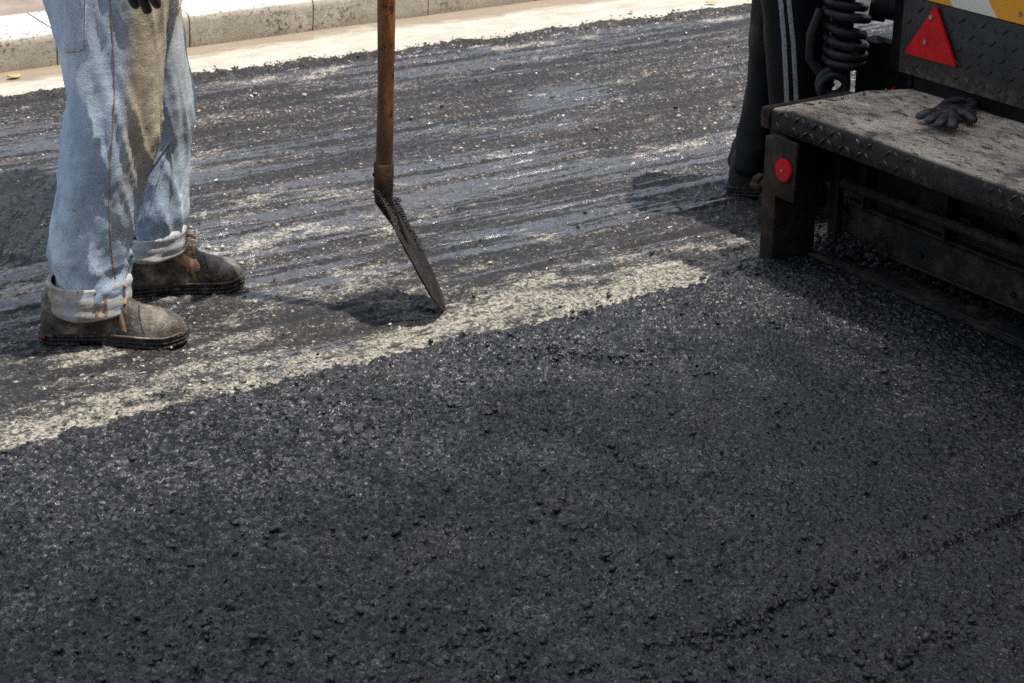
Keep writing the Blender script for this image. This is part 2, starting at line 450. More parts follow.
def m_stripe_tape():
    t = NT('grey_stripe_braid')
    c = t.ramp(t.vor(210, 'Distance'), [(.2, (.08, .08, .085)), (.5, (.24, .24, .25))])
    t.P(Base_Color=c, Roughness=.8); return t.m

M = dict(
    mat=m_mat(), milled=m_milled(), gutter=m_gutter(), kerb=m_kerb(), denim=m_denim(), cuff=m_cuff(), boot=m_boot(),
    sole=m_sole(), wood=m_wood(), step=m_step_top(), plate=m_plate(), stripes=m_stripes(), red=m_red(),
    track=m_track(), tape=m_stripe_tape(),
    tarlump=m_stone('asphalt_crumb', (.008, .008, .009), (.045, .046, .050), .36),
    pebble=m_stone('pale_chippings', (.22, .19, .15), (.62, .58, .5), .85),
    frame=simple('dirty_black_steel', (.008, .007, .0065), .55, 0, .5, 22, .0012, dust=.6, dustc=(.045, .033, .022), dscale=9, dlo=.5, dhi=.75),
    rusty=simple('rusty_steel', (.050, .022, .009), .7, 0, .6, 30, .0015, dust=.9, dustc=(.02, .015, .012), dscale=18, dlo=.46, dhi=.56),
    postm=simple('brown_caked_steel', (.034, .022, .014), .65, 0, .6, 25, .002, dust=.8, dustc=(.012, .011, .010), dscale=18, dlo=.45, dhi=.6),
    deep=simple('grimy_black_metal', (.004, .0038, .0036), .8, 0, .5, 30, .001),
    screed=simple('asphalt_caked_plate', (.007, .0062, .0058), .6, 0, .6, 40, .004, dust=.9, dustc=(.070, .046, .026), dscale=12, dlo=.48, dhi=.64, spec=.3),
    blade=simple('tarred_shovel_steel', (.007, .0055, .0042), .48, 0, .6, 25, .0012, dust=.6, dustc=(.09, .05, .025), dscale=30, dlo=.55, dhi=.75),
    crust=m_stone('tar_crust', (.007, .007, .0075), (.026, .025, .026), .5),
    rubber=simple('black_hose_rubber', (.014, .014, .015), .36, 0, .3, 40, .0006, dust=.45, dustc=(.06, .055, .05), dscale=12, dlo=.5, dhi=.8),
    glove=simple('black_coated_glove', (.018, .018, .019), .36, 0, .5, 60, .0016, spec=.6, dust=.5, dustc=(.05, .05, .055), dscale=40, dlo=.5, dhi=.75),
    knit=simple('dark_knit', (.030, .030, .034), .9, 0, .3, 200, .0015),
    bolt=simple('dull_zinc_bolt', (.30, .28, .25), .45, .6, .3, 80, .0006),
    yellow=simple('yellow_machine_paint', (.72, .36, .02), .4, 0, .1, 10, .0004, dust=.6, dustc=(.12, .09, .05), dscale=20, dlo=.6, dhi=.75),
    orange=simple('orange_piping', (.40, .12, .035), .7, 0, .4, 90, .0008),
    orangethread=simple('orange_stitching', (.36, .19, .07), .8, 0, .3, 200, .0006),
    seam=simple('stitched_seam', (.30, .22, .15), .9, 0, .5, 160, .0012),
    seampale=simple('pale_seam', (.36, .42, .47), .9, 0, .3, 160, .0012),
    strap=simple('brown_boot_strap', (.20, .13, .075), .8, 0, .4, 60, .001),
    redrub=simple('red_sole_insert', (.12, .015, .01), .5, 0, .5, 60, .001),
    darkcollar=simple('dark_padded_collar', (.02, .018, .018), .8, 0, .4, 60, .001),
    sneaker=simple('grey_sneaker', (.030, .027, .025), .8, 0, .5, 45, .002, dust=.6, dustc=(.12, .105, .09), dscale=30),
    skin=simple('skin', (.42, .25, .17), .5, 0, .08, 20, .0003),
    hair=simple('dark_hair', (.02, .014, .01), .6, 0, .3, 120, .002),
    shirt=simple('olive_work_shirt', (.16, .17, .12), .9, 0, .15, 12, .0008),
    jacket=simple('black_jacket_cloth', (.012, .012, .014), .7, 0, .2, 12, .0008),
    ground=simple('brown_shaded_pavement', (.21, .17, .14), .95, 0, .35, 5, .004, bscale=80),  # pavement brown taken darker, the shade lying there put into the colour
    subgrade=simple('bare_ground', (.20, .18, .15), .95, 0, .3, 2, .003, bscale=60),
    bark=simple('tree_bark', (.12, .09, .07), .9, 0, .4, 12, .01),
    leaf=m_leaf('green_leaves', (.035, .075, .02), (.07, .12, .03)),
    dryleaf=m_leaf('dry_leaf', (.36, .22, .09), (.50, .36, .16)),
)

# ------------------------------------------------------------------ ground surfaces
def add_coarse(v, f, xs, ys, X0, X1, Y0, Y1, z):
    """frame of big quads round a dense grid so the sheet runs on"""
    n = len(v); q = []; w = []
    R = [(X0, xs[0], Y0, Y1), (xs[-1], X1, Y0, Y1), (xs[0], xs[-1], Y0, ys[0]), (xs[0], xs[-1], ys[-1], Y1)]
    for a, b, c, d in R:
        if b - a < 1e-6 or d - c < 1e-6: continue
        k = n + len(w); w += [(a, c, z), (b, c, z), (b, d, z), (a, d, z)]; q.append((k, k + 1, k + 2, k + 3))
    if not w: return v, f
    return np.vstack([v, w]), np.vstack([f, q])

def mat_edge(X):
    return 3.155 + .022 * (fbm(X * 6, X * 0 + 3, 5, 3) - .5) * 2 + .014 * (fbm(X * 45, X * 0, 8, 3) - .5) * 2 + .03 * sstep(2.3, 2.7, X)

def drag(Xg, Yg, x0, y0, x1, y1, w, seed):
    """0..1 mask of a scuffed line between two points with ragged width"""
    dx, dy = x1 - x0, y1 - y0; L = math.hypot(dx, dy)
    s = ((Xg - x0) * dx + (Yg - y0) * dy) / L; d = (-(Xg - x0) * dy + (Yg - y0) * dx) / L
    d = d + .013 * (fbm(s * 12, s * 0 + seed, seed, 4) - .5) * 2
    ww = w * (.4 + 1.2 * vn(s * 22, s * 0, seed + 4))
    return np.exp(-(d / ww) ** 2) * (.6 + .6 * vn(s * 16, d * 40, seed + 7)) * sstep(-.05, .08, s) * (1 - sstep(L - .1, L + .05, s)), d

def build_mat():
    h = .0034
    xs = np.arange(-.15, 3.55, h); ys = np.arange(.85, 3.27, h)
    X, Y = np.meshgrid(xs, ys, indexing='ij')
    # screeded smooth surface: gentle waves, seam lines, scuffs
    Z = .040 + .0022 * (fbm(X * 1.6, Y * 2.6, 21, 3) - .5) * 2 + .0012 * (fbm(X * 9, Y * 14, 31, 3) - .5) * 2
    carve = 0 * Z
    for (a, seed, w, dep) in (((1.46, 1.905, 2.26, 1.925), 3, .007, .010), ((2.2, 1.925, 3.6, 1.93), 9, .006, .010), ((1.00, 1.93, 1.52, 1.90), 13, .02, .004),
                         ((1.60, 1.66, 2.6, 1.77), 17, .022, .004), ((1.90, 3.02, 2.16, 2.68), 23, .045, .006), ((.5, 2.7, 1.2, 2.78), 29, .02, .003)):
        mk, d = drag(X, Y, *a, w, seed); carve = carve + mk * dep
        Z += .004 * np.exp(-((d - .026) / .014) ** 2) * (mk.max() > 0) * sstep(a[0] - .05, a[0] + .1, X) * (1 - sstep(a[2] - .1, a[2], X)) * (dep > .008)
    # stones: many small crushed facets standing out of the bitumen, coarser towards the near left
    nx, ny = X.shape; N = 170000
    sx = RNG.integers(3, nx - 3, N); sy = RNG.integers(3, ny - 3, N)
    # coarse (segregated) areas
    co = sstep(.35, .75, fbm(xs[sx] * 1.3, ys[sy] * 1.3, 61, 3) + .35 * (1 - sstep(.6, 1.9, xs[sx])) * (1 - sstep(1.9, 2.9, ys[sy])))
    rad = RNG.uniform(.0022, .0048, N) * (1 + .55 * co * RNG.random(N))
    big = RNG.random(N) < .010 * (.15 + 1.3 * co); rad = np.where(big, RNG.uniform(.006, .0105, N), rad)
    hh = rad * RNG.uniform(.15, .55, N) + co * .0006
    tx = RNG.normal(0, .28, N); ty = RNG.normal(0, .28, N)
    S = np.zeros_like(Z)
    asp = RNG.uniform(.6, 1.0, N); ang = RNG.uniform(0, math.pi, N); ca, sa = np.cos(ang), np.sin(ang)
    jx = RNG.uniform(-.5, .5, N) * h; jy = RNG.uniform(-.5, .5, N) * h
    for i in range(-3, 4):
        for j in range(-3, 4):
            dx = i * h - jx; dy = j * h - jy
            u = (dx * ca + dy * sa) / rad; v = (-dx * sa + dy * ca) / (rad * asp)
            q = np.maximum(np.abs(u) + .35 * np.abs(v), np.abs(v) + .35 * np.abs(u))
            hv = hh * np.clip((1.25 - q) * 2.2, 0, 1) + (tx * dx + ty * dy) * .6
            ok = q < 1.2
            np.maximum.at(S, (sx[ok] + i, sy[ok] + j), hv[ok])
    Z += 1.55 * S + .0012 * (RNG.random(Z.shape) - .5) - carve
    # crumbling free edge down to the old road
    ed = mat_edge(X) - Y
    lump = .012 * (fbm(X * 30, Y * 30, 71, 3) - .35)
    k = sstep(-.012, .055, ed + .02 * (vn(X * 60, Y * 60, 77) - .5))
    Z = Z * k + (-.012) * (1 - k) + lump * np.exp(-((ed - .02) / .035) ** 2)
    v = np.stack([X, Y, Z], -1).reshape(-1, 3); f = grid_faces(nx, ny)
    v, f = add_coarse(v, f, xs, ys, -14, 3.56, -3.4, 3.27 if False else ys[-1], .040)
    me = mesh_np('asphalt_mat', v, f)
    o = link('fresh_asphalt_mat', me, M['mat']); tag(o, kind='structure'); return o

def gut_edge(X):
    return 5.64 - .062 * (X - 1.64) + .028 * (fbm(X * 5, X * 0 + 7, 41, 4) - .5) * 2 + .012 * (fbm(X * 40, X * 0, 47, 2) - .5) * 2

def build_milled():
    h = .0052
    xs = np.arange(.1, 5.9, h); ys = np.arange(3.0, 5.78, h)
    X, Y = np.meshgrid(xs, ys, indexing='ij')
    warp = .05 * (fbm(X * .9, Y * .9, 3, 3) - .5)
    Yw = Y + warp + .0 * X
    g = fbm(X * 1.6, Yw * 38, 81, 4, .6)            # long scraper grooves along the road
    g2 = fbm(X * 4.5, Yw * 90, 91, 3, .6)
    rough = fbm(X * 40, Y * 55, 101, 3, .6)
    big = fbm(X * 1.1, Y * 1.6, 111, 4)
    gm = sstep(.3, .6, fbm(X * 1.4, Y * 2.2, 121, 3))
    Z = .011 * (g - .5) * (.35 + gm) + .006 * (g2 - .5) * (.3 + gm) + .006 * (rough - .5) + .012 * (big - .5)
    N = 60000; sx = RNG.integers(2, X.shape[0] - 2, N); sy = RNG.integers(2, X.shape[1] - 2, N); hh = RNG.uniform(.0008, .0042, N) * (RNG.random(N) < .8)
    for i in (-1, 0, 1):
        for j in (-1, 0, 1):
            np.add.at(Z, (sx + i, sy + j), hh * (1.0 if i == j == 0 else .35) * (.3 if i and j else 1))
    # exposed pale base: the continuous strip beside the new mat, then thinning patches
    e = Y - mat_edge(X)
    patch = fbm(X * 4.2, Yw * 9, 131, 5, .6)
    patch2 = fbm(X * 13, Yw * 24, 141, 4, .6)
    lean = .125 + .07 * (fbm(X * 2.2, X * 0, 151, 3) - .5) + .10 * sstep(1.6, 2.2, X)
    strip = 1 - sstep(lean * .65, lean * 1.5, e)
    near = 1 - sstep(.1, .9, e)
    leftish = (1 - sstep(1.6, 2.3, X)) * (1 - sstep(4.1, 4.5, Y)) 
    ex = strip * .76 + (patch - .5) * 2.3 + (patch2 - .5) * 1.3 + near * .12 + leftish * .08 - .15 + .12 * strip
    ex -= .12 * sstep(4.0, 5.0, Y)
    # tyre-clean dark lane just above the strip at left
    # tar ridge along the gutter
    ge = gut_edge(X); dg = Y - ge
    ridge = np.exp(-((dg + .035) / .028) ** 2)
    Z += ridge * (.016 + .030 * (fbm(X * 18, Y * 30, 161, 3) - .45)); ex -= ridge * 1.2; g = g - ridge * .5
    ex += .55 * np.exp(-((dg + .13) / .035) ** 2) * sstep(.45, .62, fbm(X * 2, Y * 5, 171, 3))
    Z = np.where(dg > 0, Z - .05 * sstep(0, .03, dg), Z)
    # wet tar smear at the left
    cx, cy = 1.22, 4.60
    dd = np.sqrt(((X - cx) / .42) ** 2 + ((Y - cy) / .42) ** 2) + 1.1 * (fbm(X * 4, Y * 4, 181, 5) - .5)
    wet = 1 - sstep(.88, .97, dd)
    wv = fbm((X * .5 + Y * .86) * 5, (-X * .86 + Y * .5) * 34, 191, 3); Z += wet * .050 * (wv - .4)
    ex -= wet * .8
    v = np.stack([X, Y, Z], -1).reshape(-1, 3); f = grid_faces(*X.shape); n0 = len(v)
    v, f = add_coarse(v, f, xs, ys, -14, 18, ys[0], ys[-1], -.004)
    me = mesh_np('old_road', v, f)
    exf = np.zeros(len(v)); exf[:n0] = ex.ravel() + .02; exf[n0:] = -.1; attr(me, 'expose', exf)
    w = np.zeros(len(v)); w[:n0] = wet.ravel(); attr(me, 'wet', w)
    w = np.full(len(v), .4); w[:n0] = (sstep(.42, .60, g) * (.25 + .75 * sstep(.35, .6, fbm(X * .9, Y * 2.0, 401, 3)))).ravel(); attr(me, 'smear', w)
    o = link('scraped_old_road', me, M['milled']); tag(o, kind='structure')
    # old road under and beyond the machine
    b = MB()
    b.bm.faces.new([b.bm.verts.new(p) for p in ((3.5, -3.4, -.012), (18, -3.4, -.012), (18, 3.02, -.012), (3.5, 3.02, -.012))])
    o2 = b.build('old_road', M['milled'], smooth=False); tag(o2, kind='structure')
    return o

def build_gutter():
    h = .02
    xs = np.arange(.4, 6.2, h); ys = np.arange(5.30, 5.94, .01)
    X, Y = np.meshgrid(xs, ys, indexing='ij')
    Z = .007 + .003 * (fbm(X * 4, Y * 6, 201, 3) - .5) + .006 * sstep(5.85, 5.93, Y) - .05 * sstep(.02, -.01, Y - gut_edge(X))
    dirt = sstep(5.70, 5.93, Y + .05 * (fbm(X * 2.4, Y * 2, 211, 3) - .5)) * (.62 + 1.3 * (fbm(X * 1.6, X * 0, 221, 3) - .35))
    dirt = dirt * .95 + .25 * (1 - sstep(0, .05, Y - gut_edge(X)))
    v = np.stack([X, Y, Z], -1).reshape(-1, 3); f = grid_faces(*X.shape); n0 = len(v)
    v, f = add_coarse(v, f, xs, ys, -14, 18, ys[0], ys[-1], .006)
    me = mesh_np('gutter', v, f); d = np.zeros(len(v)); d[:n0] = dirt.ravel(); attr(me, 'dirt', d)
    o = link('gutter', me, M['gutter']); tag(o, kind='structure')

def build_kerb():
    # concrete kerb of half-metre blocks; one continuous line of them
    b = MB(); x = -12 + .04 * 0
    x0 = 2.40 - .47 * 30
    for i in range(62):
        a = x0 + i * .47; c = a + .47 - .005
        q = bmesh.new(); dz = random.uniform(-.0015, .0015); dy = random.uniform(-.002, .002)
        prof = [(5.935, -.05), (5.915, .10), (5.918, .118), (5.930, .129), (5.948, .133), (6.20, .137), (6.20, -.05)]
        r0 = [q.verts.new((a, y + dy, z + dz)) for y, z in prof]; r1 = [q.verts.new((c, y + dy, z + dz)) for y, z in prof]
        for k in range(len(prof)):
            k2 = (k + 1) % len(prof); q.faces.new((r0[k], r0[k2], r1[k2], r1[k]))
        q.faces.new(r0[::-1]); q.faces.new(r1); b._add(q)
    o = b.build('concrete_kerb', M['kerb']); tag(o, kind='structure')
    g = MB()
    g.bm.faces.new([g.bm.verts.new(p) for p in ((-14, 6.19, .13), (18, 6.19, .13), (18, 9.5, .13), (-14, 9.5, .13))])
    tag(g.build('pavement', M['ground'], smooth=False), kind='structure')
    g = MB(); S = 400
    g.bm.faces.new([g.bm.verts.new(p) for p in ((-S, -S, -.06), (S, -S, -.06), (S, S, -.06), (-S, S, -.06))])
    tag(g.build('ground', M['subgrade'], smooth=False), kind='structure')

def rock_protos(n=24):
    P = []
    for k in range(n):
        b = bmesh.new()
        for q in range(11):
            v = Vector((random.gauss(0, 1), random.gauss(0, 1), random.gauss(0, 1))).normalized() * random.uniform(.75, 1.15)
            b.verts.new((v.x * 1.15, v.y * random.uniform(.8, 1), v.z * .62))
        r = bmesh.ops.convex_hull(b, input=list(b.verts))
        bmesh.ops.delete(b, geom=[g for g in r['geom_interior'] if isinstance(g, bmesh.types.BMVert)], context='VERTS')
        bmesh.ops.triangulate(b, faces=b.faces); b.verts.index_update()
        P.append((np.array([v.co[:] for v in b.verts]), np.array([[v.index for v in f.verts] for f in b.faces]))); b.free()
    return P
PROTO = rock_protos()

def scatter(name, pts, mat, label, cat):
    """pts: (x,y,z,r)"""
    V = []; Fc = []; n = 0
    for (x, y, z, r) in pts:
        pv, pf = PROTO[random.randrange(len(PROTO))]
        a = random.uniform(0, 6.28); tl = random.uniform(-.5, .5)
        R = np.array(Matrix.Rotation(a, 3, 'Z') @ Matrix.Rotation(tl, 3, 'X'))
        V.append((pv * r) @ R.T + (x, y, z)); Fc.append(pf + n); n += len(pv)
    me = mesh_np(name, np.vstack(V), np.vstack(Fc))
    o = link(name, me, mat, smooth=False); tag(o, label, cat, kind='stuff'); return o

build_mat(); build_milled(); build_gutter(); build_kerb()

pts = []
for i in range(1300):   # crumbs on the fresh mat: thick at the near left, sparse elsewhere
    for _ in range(30):
        x = random.uniform(.2, 2.6); y = random.uniform(1.3, 3.1)
        d = .10 + .9 * max(0, 1 - math.hypot((x - .95) / .75, (y - 1.95) / .65)) + .25 * max(0, 1 - math.hypot((x - 1.6) / .4, (y - 1.75) / .35))
        if vn(np.array([x * 5.]), np.array([y * 5.]), 3)[0] * d > random.random() * .6: break
    r = random.choice([.0035, .004, .005, .0055, .0065, .0075, .009]) * random.uniform(.8, 1.2)
    pts.append((x, y, .0435 + r * random.uniform(.1, .5), r))
for i in range(40):
    x = random.uniform(.5, 1.7); y = random.uniform(1.6, 2.6); r = random.uniform(.008, .0115); pts.append((x, y, .042 + r * .4, r))
for (a, b, c, d, n) in ((1.5, 1.90, 1.8, 1.93, 60), (1.90, 3.02, 2.16, 2.68, 90), (1.6, 1.68, 2.3, 1.76, 80)):
    for i in range(n):
        t = random.random(); r = random.uniform(.003, .0075)
        pts.append((a + (c - a) * t + random.gauss(0, .01), b + (d - b) * t + random.gauss(0, .022), .041 + r * .4, r))
for i in range(900):     # crumbled edge
    x = random.uniform(.3, 2.7); e = float(mat_edge(np.array([x]))[0]); r = random.uniform(.002, .0065) * (1.35 if x > 1.8 else 1) * (.6 + .8 * float(vn(np.array([x * 9.]), np.array([1.]), 19)[0]))
    y = e + random.gauss(0, .024) + .004; pts.append((x, y, .004 + r * .2 + .032 * float(sstep(0, .05, e - y)), r))
scatter('loose_asphalt_crumbs', pts, M['tarlump'], 'black crumbs of asphalt lying loose on the fresh mat', 'crumbs')
pts = []
for i in range(420):
    x = random.uniform(.8, 4.6); y = random.uniform(3.25, 5.6); r = abs(random.gauss(0, .0028)) + .0022
    pts.append((x, y, .004 + r * .4, min(r, .011)))
scatter('pale_chippings', pts, M['pebble'], 'small pale chippings scattered over the scraped old road', 'gravel')
pts = []
for i in range(520):
    x = random.uniform(.8, 4.6); y = random.uniform(3.2, 5.6); r = abs(random.gauss(0, .0026)) + .002
    pts.append((x, y, .004 + r * .4, min(r, .014)))
for i in range(700):
    x = random.uniform(1.2, 5.0); e = float(gut_edge(np.array([x]))[0]); r = random.uniform(.002, .0055) * (.6 + .9 * float(vn(np.array([x * 7.]), np.array([0.]), 9)[0]))
    pts.append((x, e - .02 + random.gauss(0, .022), .012 + r * .4, r))
scatter('black_road_debris', pts, M['tarlump'], 'black tar crumbs strewn on the scraped old road and along the gutter', 'crumbs')

# fallen leaves
def fallen_leaf(px, py, z, L, label, ang):
    x, y = gnd(px, py, z); w = c2w(x, y, z + .004)
    n = 9; V = []; 
    for i in range(n):
        t = i / (n - 1); hw = L * .28 * math.sin(math.pi * t) ** .8
        for k in (-1, 0, 1): V.append(((t - .5) * L, k * hw, .25 * L * (abs(k) * .35 + (t - .5) ** 2)))
    me = mesh_np('fallen_leaf', np.array(V), grid_faces(n, 3)); o = link('fallen_leaf', me, M['dryleaf'])
    so = o.modifiers.new('s', 'SOLIDIFY'); so.thickness = .0008
    o.location = w; o.rotation_euler = (.15, .1, ang); tag(o, label, 'leaf', 'dry leaves on the ground')
fallen_leaf(196, 113, 0, .034, 'orange dry leaf on the black road just right of the jeans', .3)
fallen_leaf(631, 13, .01, .035, 'small tan dry leaf on the gutter midway between the shovel and the black trousers', 1.0)
fallen_leaf(711, 4, .01, .045, 'tan curled leaf on the gutter nearest the top right end', -.4)
fallen_leaf(14, 78, .01, .05, 'tan dry leaf at the foot of the kerb at the far left', 0.2)

# ------------------------------------------------------------------ cloth helpers
def interp(tab, q):
    tab = sorted(tab); xs = [t[0] for t in tab]
    return [np.interp(q, xs, [t[k] for t in tab]) for k in range(1, len(tab[0]))]

def loft(rings, n=72):
    """rings: (cx,cy,z,rx,ry) bottom to top -> closed tube arrays"""
    V = []
    for cx, cy, z, rx, ry in rings:
        a = np.linspace(0, 2 * np.pi, n, endpoint=False)
        c, s = np.cos(a), np.sin(a)
        V.append(np.stack([cx + rx * np.sign(c) * np.abs(c) ** .9, cy + ry * np.sign(s) * np.abs(s) ** .9, np.full(n, z)], -1))
    V = np.vstack(V); m = len(rings); i = np.arange(m - 1)[:, None]; j = np.arange(n)[None, :]; j2 = (j + 1) % n
    Fq = np.stack([i * n + j, i * n + j2, (i + 1) * n + j2, (i + 1) * n + j], -1).reshape(-1, 4)
    return V, Fq

def leg_rings(tab, ycen, ryf, y_of=None):
    """tab: (py, L, R) silhouette of a leg standing at distance ycen"""
    out = []
    for py, L, Rr in tab:
        xl, z = px2(L, py, ycen); xr, _ = px2(Rr, py, ycen)
        out.append(((xl + xr) / 2, z, (xr - xl) / 2))
    out.sort(key=lambda t: t[1]); zs = [t[1] for t in out]
    def at(z): 
        cx = np.interp(z, zs, [t[0] for t in out]); rx = np.interp(z, zs, [t[2] for t in out]); return cx, rx
    return at, zs[0], zs[-1]

def closed(rings, org):
    V, Fq = loft([(a - org[0], b - org[1], z, c, d) for a, b, z, c, d in rings])
    return V, Fq

def make_trousers(name, legs, hip, org, mat, parent, wr, voxel=.0075, dustf=None):
    bm = bmesh.new()
    for rings in legs + [hip]:
        V, Fq = closed(rings, org); n = 72
        vs = [bm.verts.new(v) for v in V]
        for f in Fq: bm.faces.new([vs[k] for k in f])
        bm.faces.new(vs[:n][::-1]); bm.faces.new(vs[-n:])
    me = bpy.data.meshes.new(name); bm.to_mesh(me); bm.free()
    o = link(name, me, mat, parent)
    r = o.modifiers.new('r', 'REMESH'); r.mode = 'VOXEL'; r.voxel_size = voxel; r.use_smooth_shade = True
    s = o.modifiers.new('c', 'CORRECTIVE_SMOOTH'); s.factor = .5; s.iterations = 4; s.use_only_smooth = True
    me = eval_to_mesh(o, name); me.materials.clear(); me.materials.append(mat)
    n = len(me.vertices); co = np.zeros(n * 3, np.float32); me.vertices.foreach_get('co', co); co = co.reshape(-1, 3)
    no = np.zeros(n * 3, np.float32); me.vertices.foreach_get('normal', no); no = no.reshape(-1, 3)
    d = wr(co, no); co2 = co + no * d[:, None]; me.vertices.foreach_set('co', co2.ravel()); me.update()
    me.polygons.foreach_set('use_smooth', [True] * len(me.polygons))
    if dustf is not None:
        a, b = dustf(co, no); attr(me, 'dust', a); attr(me, 'grime', b)
    return o

def bvh_of(o):
    me = o.data
    return BVHTree.FromPolygons([v.co.copy() for v in me.vertices], [tuple(p.vertices) for p in me.polygons])

def ribbon(name, bvh, path, org, width, mat, parent, y0, off=.0015, nc=5, crown=.0012):
    """cloth ribbon laid on the garment: path of (px,py) at distance y0"""
    P = []
    dens = []
    for k in range(len(path) - 1):
        a, b = path[k], path[k + 1]; m = max(2, int(math.hypot(b[0] - a[0], b[1] - a[1]) / 3))
        for i in range(m): dens.append((a[0] + (b[0] - a[0]) * i / m, a[1] + (b[1] - a[1]) * i / m))
    dens.append(path[-1])
    for px, py in dens:
        x, z = px2(px, py, y0); P.append((x - org[0], z))
    V = []; rows = 0
    for i, (x, z) in enumerate(P):
        a = P[max(0, i - 1)]; b = P[min(len(P) - 1, i + 1)]; t = Vector((b[0] - a[0], b[1] - a[1])).normalized(); nrm = Vector((-t.y, t.x))
        row = []
        for k in range(nc):
            s = (k / (nc - 1) - .5) * width
            o = Vector((x + nrm.x * s, -1.0, z + nrm.y * s)); hit, n_, _, _ = bvh.ray_cast(o, Vector((0, 1, 0)))
            if hit is None: row = None; break
            row.append(hit + n_.normalized() * (off + crown * (1 - (2 * k / (nc - 1) - 1) ** 2)))
        if row: V += row; rows += 1
    if rows < 2: return None
    me = mesh_np(name, np.array([v[:] for v in V]), grid_faces(rows, nc)); return link(name, me, mat, parent)

